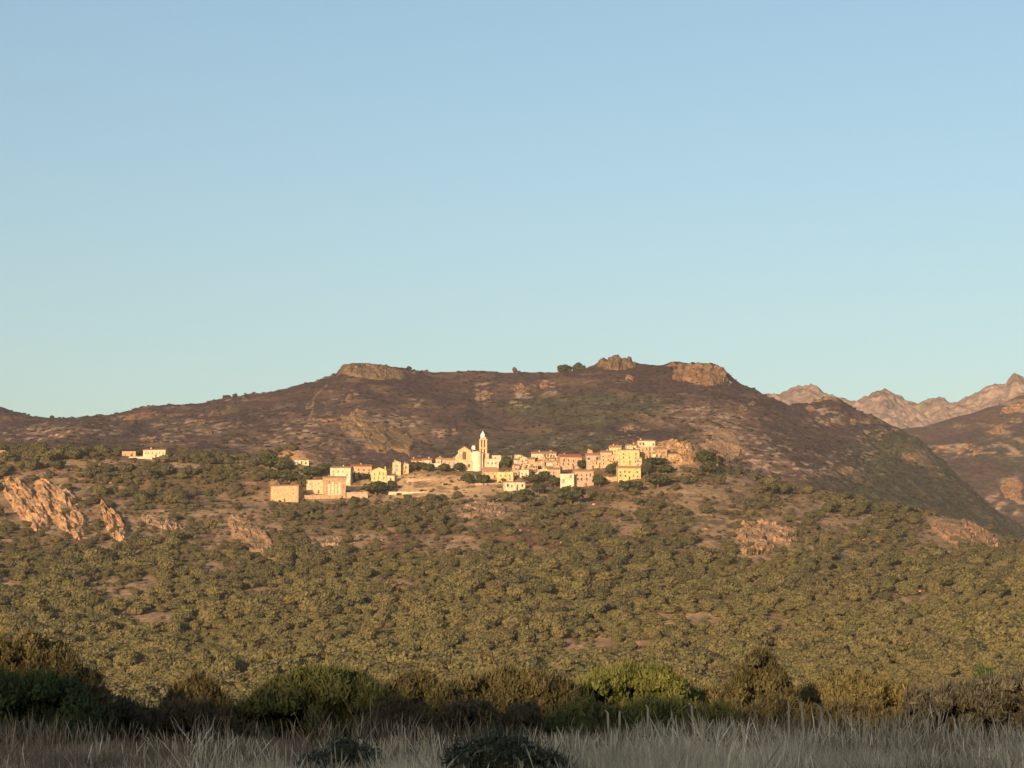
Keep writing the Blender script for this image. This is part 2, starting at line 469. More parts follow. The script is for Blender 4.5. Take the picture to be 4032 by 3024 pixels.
# bare patches on the front slope: (px, py, rx, ry)
BARE = [(150, 1990, 210, 120), (430, 2050, 70, 90), (600, 2060, 130, 50), (930, 2000, 160, 50), (960, 2110, 150, 75), (1250, 1965, 190, 30), (1640, 1915, 330, 48), (1180, 1800, 190, 45), (1300, 2130, 120, 35), (1900, 2015, 150, 45),
        (1790, 2140, 110, 40), (1450, 2130, 60, 40), (2450, 2090, 70, 45), (2760, 1960, 130, 55), (2800, 2090, 70, 80), (2670, 1780, 110, 70), (3010, 2120, 170, 75), (3150, 2000, 100, 45), (3260, 2060, 70, 35), (3420, 2075, 80, 35), (3790, 2095, 190, 75),
        (2920, 1900, 60, 40), (60, 2300, 120, 22), (420, 2180, 160, 18), (480, 2330, 180, 50), (620, 2440, 140, 35), (2150, 2180, 90, 22), (2330, 2340, 60, 22), (2760, 2450, 150, 35), (3560, 2370, 180, 30), (3100, 2440, 90, 26), (2350, 2560, 200, 40), (2820, 2700, 200, 22),
        (330, 1830, 160, 16), (740, 1840, 80, 14), (2040, 1950, 300, 18), (2600, 1930, 140, 24), (1000, 2330, 80, 18), (1560, 2300, 80, 16), (2450, 2010, 60, 26), (3380, 2190, 70, 30), (3600, 2180, 60, 26), (820, 2230, 90, 20), (1990, 2420, 60, 16)]
px, py, x, y = front.px, front.py, front.X, front.Y
c = lerp(np.broadcast_to(np.array([0.115, 0.078, 0.046]), front.z.shape + (3,)), (0.165, 0.10, 0.055), np.clip(0.5 + fbm(x / 40, y / 60, 4, 71), 0, 1))
c = lerp(c, (0.10, 0.085, 0.04), sstep(0.1, 0.6, fbm(x / 55, y / 55, 4, 72)))
c = lerp(c, (0.11, 0.06, 0.045), 0.8 * sstep(0.15, 0.5, fbm(x / 90 + 4, y / 120, 3, 73)))
for k, (cx, cy, rx, ry) in enumerate(BARE):
    c = lerp(c, (0.29, 0.19, 0.11), 0.7 * blob(px, py, cx, cy, rx * 1.1, ry * 1.1, warp=0.9, seed=k))
c = lerp(c, (0.50, 0.32, 0.165), 0.8 * blob(px, py, 1640, 1915, 330, 50, seed=3))
c = lerp(c, (0.42, 0.22, 0.115), 0.8 * blob(px, py, 1130, 1780, 180, 40, seed=4))
c = lerp(c, (0.46, 0.29, 0.14), 0.8 * blob(px, py, 2660, 1775, 90, 60, seed=5))
c = lerp(c, (0.07, 0.045, 0.03), 0.7 * sstep(0.1, 0.45, fbm(x / 9, y / 14, 3, 77)))
c = lerp(c, (0.36, 0.23, 0.13), 0.6 * sstep(0.15, 0.5, fbm(x / 8, y / 12, 3, 78)) * sstep(-0.2, 0.4, fbm(x / 60, y / 60, 3, 79)))
st = ridged(x / 60, y / 9 + 0.02 * x, 3, 75)                     # dry-stone terrace edges, level with the slope
c = lerp(c, (0.40, 0.27, 0.16), 0.7 * sstep(0.66, 0.8, st) * sstep(-0.1, 0.4, fbm(x / 80, y / 80, 3, 76)))
M['front'] = terrain_mat('dry hillside soil', 0.35, 0.35, 0.7)
hill = front.mesh('hill', M['front'], c)

px, py, x, y = back.px, back.py, back.X, back.Y
c = lerp(np.broadcast_to(np.array([0.072, 0.047, 0.043]), back.z.shape + (3,)), (0.050, 0.032, 0.030), np.clip(0.5 + 0.9 * fbm(x / 120, y / 180, 4, 81), 0, 1))
c = lerp(c, (0.10, 0.065, 0.046), 0.6 * sstep(0.05, 0.6, fbm(x / 150 + 3, y / 110, 4, 82)))
c = lerp(c, (0.062, 0.064, 0.034), 0.8 * blob(px, py, 2330, 1610, 330, 60, seed=11))
c = lerp(c, (0.06, 0.06, 0.035), 0.6 * blob(px, py, 2150, 1760, 420, 60, seed=12))
c = lerp(c, (0.065, 0.070, 0.036), 0.85 * blob(px, py, 3620, 1900, 330, 210, seed=13))
c = lerp(c, (0.075, 0.078, 0.04), 0.7 * blob(px, py, 3900, 2120, 250, 100, seed=14))
for k, (cx, cy, rx, ry, a) in enumerate([(1500, 1700, 200, 75, .5), (1200, 1740, 180, 40, .5), (1250, 1660, 120, 12, .6), (1080, 1780, 120, 26, .6), (540, 1640, 60, 13, .9), (2750, 1640, 230, 50, .5), (2850, 1760, 170, 90, .55), (2430, 1430, 120, 16, .5), (1440, 1460, 150, 20, .6),
                                         (800, 1690, 190, 22, .35), (620, 1745, 90, 16, .5), (200, 1690, 110, 22, .3), (3420, 1640, 90, 30, .35), (3620, 1800, 60, 34, .6), (3050, 1830, 90, 40, .4), (3330, 1860, 70, 22, .5), (3000, 1560, 80, 20, .4), (2600, 1560, 160, 12, .3), (2250, 1500, 120, 16, .25)]):
    c = lerp(c, (0.235, 0.145, 0.09), 0.65 * a * blob(px, py, cx, cy, rx, ry, seed=20 + k))
# old terraces: thin pale broken edges along the contours
st = ridged(x / 90, back.z / 9 + 0.6 * fbm(x / 200, y / 200, 2, 77), 3, 83)
c = lerp(c, (0.30, 0.195, 0.125), 0.5 * sstep(0.68, 0.80, st) * sstep(-0.1, 0.35, fbm(x / 110, y / 110, 3, 84)))
c = lerp(c, (0.040, 0.028, 0.024), 0.6 * sstep(0.15, 0.5, fbm(x / 20, back.z / 7, 3, 87)))
c = lerp(c, (0.12, 0.075, 0.045), 0.6 * sstep(0.15, 0.5, fbm(x / 34, back.z / 9, 3, 88)))
# pale stones scattered over the burnt ground
c = lerp(c, (0.36, 0.25, 0.17), 0.45 * sstep(0.36, 0.54, fbm(x / 5.5, back.z / 3.5, 3, 85)) * sstep(-0.15, 0.3, fbm(x / 130, y / 130, 3, 86)))
for k, (cx, cy, rx, ry) in enumerate([(1360, 1560, 70, 30), (1500, 1690, 160, 70), (1200, 1690, 120, 40), (1080, 1740, 160, 30), (1640, 1590, 40, 20), (1890, 1545, 60, 40), (2060, 1570, 60, 40), (2150, 1525, 60, 26), (1750, 1705, 60, 18), (2480, 1700, 70, 26), (2900, 1740, 160, 80), (3240, 1640, 80, 40), (3430, 1700, 60, 50), (3330, 1830, 160, 60), (3060, 1820, 140, 60), (2750, 1640, 200, 40), (640, 1730, 120, 26), (330, 1700, 160, 26), (120, 1710, 120, 26), (780, 1680, 180, 30)]):
    c = lerp(c, (0.36, 0.25, 0.165), 0.65 * blob(px, py, cx, cy, rx, ry, seed=60 + k) * sstep(0.14, 0.36, fbm(x / 9, back.z / 4, 3, 89)))
# a footpath winding up to the western summit
d = np.hypot((px - (1222 + 60 * sstep(1640, 1510, py) ** 2 + 8 * np.sin(py / 18.0))), 0)
c = lerp(c, (0.30, 0.20, 0.13), 0.45 * (1 - sstep(1.0, 4.5, d)) * sstep(1500, 1515, py) * sstep(1660, 1640, py) * (y < 3000))
M['back'] = terrain_mat('burnt maquis hillside', 0.16, 0.45, 2.2)
back_hill = back.mesh('hill_behind_village', M['back'], c)

px, py, x, y = right.px, right.py, right.X, right.Y
c = lerp(np.broadcast_to(np.array([0.066, 0.044, 0.040]), right.z.shape + (3,)), (0.09, 0.06, 0.045), np.clip(0.5 + fbm(x / 160, y / 160, 4, 101), 0, 1))
c = lerp(c, (0.06, 0.06, 0.036), 0.6 * sstep(0.1, 0.5, fbm(x / 140, y / 140, 3, 102)))
for cx, cy, rx, ry in [(3990, 1600, 70, 26), (3930, 1690, 60, 24), (3990, 1760, 60, 36), (3790, 1765, 90, 16), (3990, 1960, 60, 80), (3700, 1770, 60, 14), (3900, 1990, 50, 40)]:
    c = lerp(c, (0.34, 0.22, 0.135), 0.8 * blob(px, py, cx, cy, rx, ry, seed=int(cx) % 50) * sstep(-0.05, 0.3, fbm(x / 14, y / 20, 3, 103)))
c = lerp(c, (0.30, 0.20, 0.13), 0.8 * sstep(0.32, 0.5, fbm(x / 18, right.z / 6, 3, 104)) * sstep(-0.15, 0.3, fbm(x / 120, y / 120, 3, 105)))
M['right'] = terrain_mat('burnt ridge ground', 0.12, 0.45, 2.2)
right_hill = right.mesh('hill_beyond_valley', M['right'], c)

px, py, x, y = mount.px, mount.py, mount.X, mount.Y
c = lerp(np.broadcast_to(np.array([0.235, 0.163, 0.126]), mount.z.shape + (3,)), (0.20, 0.142, 0.112), np.clip(0.5 + 1.2 * fbm(x / 120, y / 200, 5, 111), 0, 1))
c = lerp(c, (0.11, 0.09, 0.06), 0.7 * sstep(0.15, 0.5, fbm(x / 70, y / 90, 4, 112)))
M['mount'] = terrain_mat('bare granite mountain', 0.03, 0.4, 8.0)
mountain = mount.mesh('mountains', M['mount'], c)

# the plain: one sheet out to the horizon
m, n, l, b = new_mat('dry meadow soil', 0.95, 0.05)
g = n.new('ShaderNodeNewGeometry')
f = noise_node(n, l, 0.4, 6, 0.65, vec=g.outputs['Position'])
l.new(mixc(n, l, ramp(n, l, f, 0.35, 0.65), (0.13, 0.105, 0.075), (0.075, 0.06, 0.042)), b.inputs['Base Color'])
M['soil'] = m
gx = np.concatenate([np.linspace(-30000, -200, 12), np.linspace(-150, 150, 61), np.linspace(200, 30000, 12)])
gy = np.concatenate([np.linspace(-30000, -100, 12), np.linspace(-50, 250, 61), np.linspace(300, 30000, 12)])
GX, GY = np.meshgrid(gx, gy)
GZ = np.where((np.abs(GX) < 160) & (GY > -60) & (GY < 260), 0.12 * fbm(GX / 14, GY / 14, 3, 121), 0) - 0.06
i = (np.arange(len(gy) - 1)[:, None] * len(gx) + np.arange(len(gx) - 1)[None, :]).ravel()
ground = link('ground', mesh_np('ground', np.stack([GX, GY, GZ], -1).reshape(-1, 3), np.stack([i, i + 1, i + len(gx) + 1, i + len(gx)], 1), [M['soil']], smooth=True))
tag(ground, kind='structure')

# unseen rise added behind the camera to cast evening shade over the meadow
RD = 240.0
SHADE_Z, SHADE_Y = 1.1, 85.0
rise_h = SHADE_Z + (SHADE_Y * math.cos(SUN_AZ) + RD) * math.tan(SUN_EL) 
ux = np.linspace(-700, 700, 240)
vx = np.linspace(-160, 160, 60)
U, V = np.meshgrid(ux, vx)
prof = np.exp(-(V / 60) ** 2)
H = rise_h * prof * (1 + 0.035 * fbm(U / 25, V / 25, 3, 131)) + 0.9 * prof * fbm(U / 4.5, V / 4.5, 3, 132) - 1.0
sx, sy = -math.sin(SUN_AZ), -math.cos(SUN_AZ)
rx_, ry_ = -sy, sx
W = np.stack([sx * (RD + -V) + rx_ * U, sy * (RD + -V) + ry_ * U, H], -1).reshape(-1, 3)
i = (np.arange(59)[:, None] * 240 + np.arange(239)[None, :]).ravel()
rise = link('added_shade_hill', mesh_np('added_shade_hill', W, np.stack([i, i + 1, i + 241, i + 240], 1), [M['front']], smooth=True,
            colors=np.tile(np.array([[0.10, 0.085, 0.045]]), (len(W), 1))))
tag(rise, kind='structure')

# ------------------------------------------------------------------ foliage
def foliage(seed, lobes, n, size, up=0.0, elong=1.0, spread=0.3, low=-0.25, core=True, jit=0.55):
    """leaf clumps over overlapping lobes (cx, cy, cz, rx, ry, rz): verts, quads, tint per face"""
    r = np.random.default_rng(seed)
    L = np.array(lobes, float)
    w = (L[:, 3] * L[:, 5] + L[:, 4] * L[:, 5]); w /= w.sum()
    k = r.choice(len(L), n, p=w)
    d = r.normal(size=(n, 3)); d /= np.linalg.norm(d, axis=1)[:, None]
    d[:, 2] = np.where(d[:, 2] < low, -d[:, 2] * 0.6, d[:, 2])
    d /= np.linalg.norm(d, axis=1)[:, None]
    rad = 1.0 - spread + spread * 1.35 * r.random(n) ** 0.6
    p = L[k, :3] + L[k, 3:] * d * rad[:, None]
    nrm = d / L[k, 3:] * L[k, 3:].mean(1)[:, None]
    nrm = nrm / np.linalg.norm(nrm, axis=1)[:, None] + jit * r.normal(size=(n, 3))
    nrm /= np.linalg.norm(nrm, axis=1)[:, None]
    t = r.normal(size=(n, 3))
    if up:
        t = np.array([0, 0, 1.0]) * up + d * 0.5 + 0.45 * t
    t -= nrm * (t * nrm).sum(1)[:, None]
    t /= np.linalg.norm(t, axis=1)[:, None]
    b_ = np.cross(nrm, t)
    s = size * (0.55 + 0.9 * r.random(n))[:, None]
    q = np.stack([p - t * s * elong * 0.5 - b_ * s * 0.5, p - t * s * elong * 0.35 + b_ * s * 0.5, p + t * s * elong * 0.6 + b_ * s * 0.3, p + t * s * elong * 0.45 - b_ * s * 0.4], 1)
    verts = q.reshape(-1, 3)
    faces = np.arange(4 * n).reshape(-1, 4)
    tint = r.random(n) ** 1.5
    if core:                                          # solid lobes added inside to block light between the leaves
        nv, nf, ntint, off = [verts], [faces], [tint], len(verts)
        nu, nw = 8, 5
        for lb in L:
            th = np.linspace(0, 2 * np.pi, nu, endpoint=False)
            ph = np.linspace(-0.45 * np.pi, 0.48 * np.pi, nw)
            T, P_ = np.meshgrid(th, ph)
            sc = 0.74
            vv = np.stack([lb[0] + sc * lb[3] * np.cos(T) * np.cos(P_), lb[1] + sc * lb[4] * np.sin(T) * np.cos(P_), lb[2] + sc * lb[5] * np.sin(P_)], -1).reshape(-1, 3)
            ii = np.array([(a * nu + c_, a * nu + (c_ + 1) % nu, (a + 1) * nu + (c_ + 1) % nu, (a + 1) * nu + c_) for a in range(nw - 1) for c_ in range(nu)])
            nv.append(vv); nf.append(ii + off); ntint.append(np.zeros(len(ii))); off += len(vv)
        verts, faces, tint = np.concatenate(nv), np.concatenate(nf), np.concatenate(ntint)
    return verts, faces, tint

def lobes_round(seed, n, flat=0.7):
    """lobes that fill a bush one unit wide (radius 1) standing on z = 0"""
    r = random.Random(seed)
    out = [(0, 0, flat * 0.45, 0.72, 0.72, flat * 0.52)]
    for i in range(n):
        a, q = 2 * math.pi * (i + r.random()) / n, r.uniform(0.3, 0.62)
        s = r.uniform(0.26, 0.44)
        out.append((q * math.cos(a), q * math.sin(a), flat * r.uniform(0.25, 0.78), s, s * r.uniform(0.8, 1.2), s * r.uniform(0.65, 0.95)))
    return out

BUSH_ME = []
for k in range(6):
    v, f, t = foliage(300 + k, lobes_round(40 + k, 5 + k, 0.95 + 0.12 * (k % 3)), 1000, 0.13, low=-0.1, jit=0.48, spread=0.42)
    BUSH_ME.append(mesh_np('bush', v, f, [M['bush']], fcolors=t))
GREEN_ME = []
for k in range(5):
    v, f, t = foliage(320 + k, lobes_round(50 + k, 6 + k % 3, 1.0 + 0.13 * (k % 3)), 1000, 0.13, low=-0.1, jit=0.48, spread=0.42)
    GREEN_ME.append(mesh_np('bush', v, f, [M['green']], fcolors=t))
DARK_ME = []
for k in range(4):
    v, f, t = foliage(330 + k, lobes_round(60 + k, 7, 0.9 + 0.1 * (k % 2)), 700, 0.15, low=-0.3)
    DARK_ME.append(mesh_np('crown', v, f, [M['tree']], fcolors=t))
LOW_ME = []
for k in range(3):
    v, f, t = foliage(350 + k, lobes_round(80 + k, 4, 0.5), 160, 0.28, low=0.0)
    LOW_ME.append(mesh_np('scrub', v, f, [M['scrub']], fcolors=t))

# ------------------------------------------------------------------ village
HOUSES = []
def window(parent, x, y, z, w, h, rz=0.0):
    b = MB()
    t = 0.14
    b.box(x - w / 2 - t, x - w / 2, y - 0.10, y + 0.05, z, z + h, 0)
    b.box(x + w / 2, x + w / 2 + t, y - 0.10, y + 0.05, z, z + h, 0)
    b.box(x - w / 2 - t, x + w / 2 + t, y - 0.10, y + 0.05, z + h, z + h + t, 0)
    b.box(x - w / 2 - t * 1.6, x + w / 2 + t * 1.6, y - 0.16, y + 0.05, z - t, z, 0)
    b.box(x - w / 2, x + w / 2, y - 0.03, y + 0.04, z, z + h, 1)
    return b.build('window', [M['frame'], M['pane']], parent)

def roof_mesh(kind, w, d, h, rise, over=0.45, th=0.28):
    b = MB()
    if kind == 'eave':                                   # ridge along the front
        b.prism_x([(-over, h - over * rise / (d / 2)), (d / 2, h + rise), (d + over, h - over * rise / (d / 2)), (d + over, h - over * rise / (d / 2) + th), (d / 2, h + rise + th), (-over, h - over * rise / (d / 2) + th)], -w / 2 - over, w / 2 + over)
    elif kind == 'gable':                                # gable faces the viewer
        e = h - over * rise / (w / 2)
        b.prism([(-w / 2 - over, e), (0, h + rise), (w / 2 + over, e), (w / 2 + over, e + th), (0, h + rise + th), (-w / 2 - over, e + th)], -over, d + over)
    elif kind == 'shed':                                 # one slope, rising to the back
        b.prism_x([(-over, h), (d + over, h + rise), (d + over, h + rise + th), (-over, h + th)], -w / 2 - over, w / 2 + over)
    return b

def house(label, px0, px1, py_top, py_base, mat, roof='eave', tile='tile', depth=9.0, rot=0.0, cols=3, rows=2, rise=None, door=True, chimney=True, Y=None, name='house', cat='house', group='houses of the hillside village', seed=0, wsize=(1.15, 1.9)):
    r = random.Random(seed or int(px0 * 7 + py_top))
    pxc = (px0 + px1) / 2
    Yd = min(Y or 1795, front.hit(pxc, py_base, 1795).y)
    base = at(pxc, py_base, Yd)
    w = (px1 - px0) / FPX * Yd / max(0.8, math.cos(rot))
    h = (py_base - py_top) / FPX * Yd
    root = link(name, None, loc=base, rz=rot)
    tag(root, label, cat, group)
    b = MB()
    rise = rise if rise is not None else (0.2 * depth if roof == 'eave' else 0.2 * w if roof == 'gable' else 0.14 * depth)
    if roof == 'gable':
        b.prism([(-w / 2, -8), (w / 2, -8), (w / 2, h), (0, h + rise), (-w / 2, h)], 0, depth)
    elif roof == 'eave':
        b.prism_x([(0, -8), (depth, -8), (depth, h), (depth / 2, h + rise), (0, h)], -w / 2, w / 2)
    elif roof == 'shed':
        b.prism_x([(0, -8), (depth, -8), (depth, h + rise), (0, h)], -w / 2, w / 2)
    else:                                                # flat, with a low parapet
        b.box(-w / 2, w / 2, 0, depth, -8, h - 0.7)
        b.box(-w / 2 - 0.12, w / 2 + 0.12, -0.12, 0.3, h - 0.7, h)
        b.box(-w / 2 - 0.12, -w / 2 + 0.3, 0.3, depth, h - 0.7, h)
        b.box(w / 2 - 0.3, w / 2 + 0.12, 0.3, depth, h - 0.7, h)
    b.build('wall', M[mat], root)
    if roof != 'flat':
        rf = roof_mesh(roof, w, depth, h, rise).build('roof', M[tile], root)
        if chimney:
            cb = MB()
            cx, cy = r.uniform(-0.35, 0.35) * w, depth * (0.62 if roof == 'eave' else 0.5)
            zt = h + rise + 1.1
            cb.box(cx - 0.45, cx + 0.45, cy - 0.35, cy + 0.35, h - 0.4, zt)
            cb.box(cx - 0.55, cx + 0.55, cy - 0.45, cy + 0.45, zt, zt + 0.2)
            cb.build('chimney', M[mat], rf)
    top = h - 0.9
    ww, wh = wsize
    for i in range(cols):
        for j in range(rows):
            zz = top - (j + 1) * min(3.1, top / max(rows, 1)) + 0.5
            if zz < 0.3 or (r.random() < 0.2 and cols * rows > 3):
                continue
            xx = w * ((i + 0.5) / cols - 0.5) * 0.94 + r.uniform(-0.25, 0.25)
            if door and j == rows - 1 and i == cols // 2 and zz < 2.5:
                continue
            window(root, xx + r.uniform(-0.4, 0.4), 0.0, zz + r.uniform(-0.3, 0.2), ww * r.uniform(0.75, 1.25), wh * r.uniform(0.65, 1.15))
    if door:
        db = MB()
        xd = w * ((cols // 2 + 0.5) / max(cols, 1) - 0.5) * 0.94
        db.box(xd - 0.65, xd + 0.65, -0.06, 0.05, 0.0, 2.3)
        db.box(xd - 0.85, xd + 0.85, -0.14, 0.05, 2.3, 2.55)
        db.build('door', M['wood'], root)
    HOUSES.append(root)
    return root

D = math.radians
def blind_arches(root, w, h, n):
    for i in range(n):
        x = w * ((i + 0.5) / n - 0.5) * 0.8
        b = MB()
        hh = h * (0.80 if i % 2 else 0.70)
        arc = [(x + 0.85 * math.cos(math.pi * j / 8), hh - 0.9 + 0.85 * math.sin(math.pi * j / 8)) for j in range(9)]
        b.prism([(x - 0.85, 1.0), (x + 0.85, 1.0)] + arc, -0.12, 0.06)
        b.build('blind_arch', M['white'], root)
house('long white villa with dark red roof, alone among bushes far west of the village', 562, 652, 1771, 1802, 'white', 'eave', 'redtile', 11, D(-6), 6, 1, rise=1.3)
house('low flat outbuilding just left of the lone white villa', 480, 534, 1777, 1796, 'peach', 'flat', depth=7, cols=2, rows=1, chimney=False)
house('plain peach stone barn with few openings, lowest and leftmost of the village', 1064, 1176, 1913, 1976, 'peach', 'eave', 'tile', 12, D(-12), 3, 2, rise=1.4, name='barn', cat='barn', wsize=(0.9, 1.1))
house('pale low house with pinkish roof attached left of the weathered stone house', 1206, 1272, 1890, 1943, 'cream', 'shed', 'tile', 9, D(-8), 2, 1, chimney=False)
wsh = house('weathered brown stone house with tall pale blind arches, beside the peach barn', 1271, 1361, 1880, 1962, 'stone', 'eave', 'tile', 10, D(5), 2, 2, rise=1.3, wsize=(1.0, 1.6))
blind_arches(wsh, 13.0, 15.5, 4)
house('tall pale house with three columns of tall windows, above the brown stone house', 1299, 1380, 1842, 1908, 'white', 'eave', 'tile', 10, D(-9), 4, 3, Y=1722, rise=1.5, wsize=(1.1, 2.2))
house('wide peach house under a bright red roof, behind the gabled yellow house', 1381, 1463, 1836, 1876, 'peach', 'eave', 'redtile', 11, D(3), 4, 2, Y=1758, rise=1.9)
house('pale yellow gabled house with three windows, right of the red roofed house', 1461, 1522, 1853, 1906, 'yellow', 'gable', 'tile', 12, D(-14), 3, 2, wsize=(1.1, 2.4))
house('small white annex with orange lean-to roof, right of the yellow gabled house', 1523, 1553, 1873, 1907, 'white', 'shed', 'orangetile', 7, D(4), 1, 1, chimney=False)
house('narrow tall gabled house with one dark window, left of its smaller twin gable', 1545, 1578, 1821, 1874, 'cream', 'gable', 'tile', 10, D(-6), 1, 2, door=False, wsize=(1.4, 2.6))
house('smaller pale gabled house tight against the narrow tall gabled one', 1582, 1609, 1828, 1866, 'cream', 'gable', 'tile', 9, D(6), 1, 2, door=False)
house('low white house half hidden by the tan hillock west of the village', 1142, 1216, 1812, 1829, 'white', 'flat', depth=8, cols=4, rows=1, chimney=False, Y=1770)
house('small cream house with red roof behind the dark trees, before the white terrace house', 1622, 1660, 1813, 1842, 'cream', 'eave', 'redtile', 9, D(8), 2, 2, Y=1785)
house('small white house with a flat front, middle of the row left of the church', 1661, 1699, 1812, 1842, 'white', 'eave', 'tile', 9, D(-5), 3, 2, Y=1780)
house('low white house at the church end of the row behind trees', 1700, 1737, 1824, 1846, 'white', 'flat', depth=8, rot=D(3), cols=2, rows=1, chimney=False, Y=1775)
house('pinkish house with orange roof tucked against the left side of the church', 1740, 1797, 1811, 1844, 'pink', 'eave', 'orangetile', 9, D(-7), 3, 2, Y=1768)
house('long low white building whose top shows behind the right wing of the church', 1938, 2016, 1793, 1815, 'white', 'flat', depth=8, rot=D(4), cols=5, rows=1, chimney=False, Y=1796)
house('house with a long orange roof below the right wing of the church', 1908, 1962, 1858, 1884, 'cream', 'eave', 'orangetile', 14, D(10), 2, 1, Y=1722, rise=4.2, chimney=False)
house('tall yellow house with terrace, right of the long orange roof below the church', 1957, 2021, 1858, 1899, 'yellow', 'flat', depth=10, rot=D(-6), cols=3, rows=2, chimney=False)
house('tall narrow white house at the left end of the dense village core', 2023, 2046, 1812, 1848, 'white', 'eave', 'tile', 8, D(-8), 2, 3, Y=1745)
house('small white house standing on top of the left end of the dense core', 2030, 2052, 1791, 1815, 'white', 'shed', 'tile', 7, D(10), 1, 1, Y=1770, chimney=False)
house('cream house with two dark windows between the narrow white and the stone-framed house', 2047, 2077, 1803, 1848, 'cream', 'gable', 'tile', 9, D(5), 2, 3, Y=1742)
house('cream house with brown stone corners beside a dark tree in the dense core', 2079, 2106, 1808, 1848, 'peach', 'eave', 'tile', 8, D(-12), 2, 3, Y=1744)
house('wide white house along the top of the dense core, second from its left end', 2092, 2139, 1786, 1812, 'white', 'eave', 'tile', 9, D(-10), 3, 1, Y=1776, door=False)
house('pale house with tall openings, centre of the top row of the dense core', 2141, 2190, 1785, 1816, 'cream', 'eave', 'tile', 9, D(4), 4, 2, Y=1778, door=False, wsize=(1.3, 2.4))
house('short white house with brown roof, right of the tall openings in the top row', 2191, 2222, 1797, 1818, 'white', 'shed', 'orangetile', 8, D(-5), 2, 1, Y=1772, door=False)
house('orange roofed house wedged below the top row of the dense core', 2108, 2150, 1818, 1844, 'peach', 'eave', 'orangetile', 9, D(12), 3, 1, Y=1752, door=False)
house('white house with a lit side wall above the terraces of the dense core', 2152, 2202, 1820, 1846, 'white', 'eave', 'orangetile', 9, D(-14), 3, 1, Y=1750, door=False)
house('broad pinkish stone house with a sloping red roof, right end of the dense core', 2206, 2291, 1799, 1848, 'pink', 'eave', 'redtile', 12, D(9), 4, 2, Y=1754, rise=2.6)
house('white house with slanting front below the narrow houses of the dense core', 2046, 2082, 1850, 1882, 'white', 'shed', 'tile', 8, D(-16), 2, 1, Y=1724)
house('small cream house stepping down between dark trees below the dense core', 2118, 2154, 1848, 1872, 'cream', 'flat', depth=8, rot=D(5), cols=2, rows=1, chimney=False, Y=1730)
house('pinkish house with a balcony line below the broad stone house', 2156, 2206, 1848, 1884, 'pink', 'eave', 'tile', 8, D(-4), 3, 2, Y=1724)
house('low white house lowest in the middle of the village among trees', 1986, 2068, 1899, 1932, 'white', 'eave', 'tile', 9, D(8), 4, 1, rise=1.0)
house('bright white house with two arched openings at the lower edge of the village', 2206, 2260, 1865, 1924, 'white', 'flat', depth=9, rot=D(-10), cols=2, rows=2, chimney=False, wsize=(1.7, 2.8))
house('pinkish stone house under a bowed roof, right of the white arched house', 2261, 2338, 1856, 1916, 'pink', 'eave', 'orangetile', 11, D(7), 4, 2, rise=1.8)
house('grey stone house with dark open loggia, left end of the upper quarter', 2309, 2362, 1792, 1846, 'greystone', 'eave', 'tile', 10, D(4), 3, 2, Y=1742, wsize=(2.0, 2.2))
house('peach house with narrow front between the loggia house and the big yellow one', 2364, 2410, 1781, 1842, 'peach', 'eave', 'tile', 9, D(-6), 2, 3, Y=1740)
house('yellow house on the crest, its roof line running down to the loggia house', 2398, 2446, 1762, 1795, 'yellow', 'eave', 'orangetile', 10, D(-8), 3, 1, Y=1776, door=False)
house('cream house squeezed left of the big pale yellow house', 2408, 2441, 1793, 1842, 'cream', 'gable', 'orangetile', 9, D(8), 2, 2, Y=1736)
house('big square pale yellow house with small dark windows in the upper quarter', 2442, 2518, 1772, 1838, 'yellow', 'eave', 'tile', 11, D(-5), 3, 3, Y=1734, rise=1.2, wsize=(1.0, 1.7))
house('small white house peeping over the roof of the big square yellow house', 2468, 2506, 1754, 1775, 'white', 'eave', 'tile', 8, D(6), 2, 1, Y=1776, door=False)
house('long white building on the crest, highest roof of the whole village', 2512, 2580, 1736, 1764, 'white', 'eave', 'tile', 10, D(3), 5, 1, Y=1782, rise=1.2, door=False)
house('house with three dark doorways under a white balcony, below the highest roof', 2521, 2584, 1757, 1806, 'peach', 'flat', depth=9, rot=D(-4), cols=4, rows=2, chimney=False, Y=1752, wsize=(1.5, 2.6))
house('half ruined stone house at the right end of the village, against the rocky knob', 2586, 2628, 1768, 1808, 'stone', 'eave', 'tile', 9, D(10), 2, 2, Y=1752)
house('small rough stone house farthest right, below the tan rocky knob', 2632, 2672, 1788, 1818, 'stone', 'shed', 'tile', 8, D(-8), 2, 1, Y=1744, chimney=False)
house('bright yellow house with orange roof edge, below the big square pale yellow house', 2433, 2524, 1843, 1890, 'yellow', 'eave', 'orangetile', 10, D(5), 5, 2, rise=2.0, wsize=(1.1, 1.5))

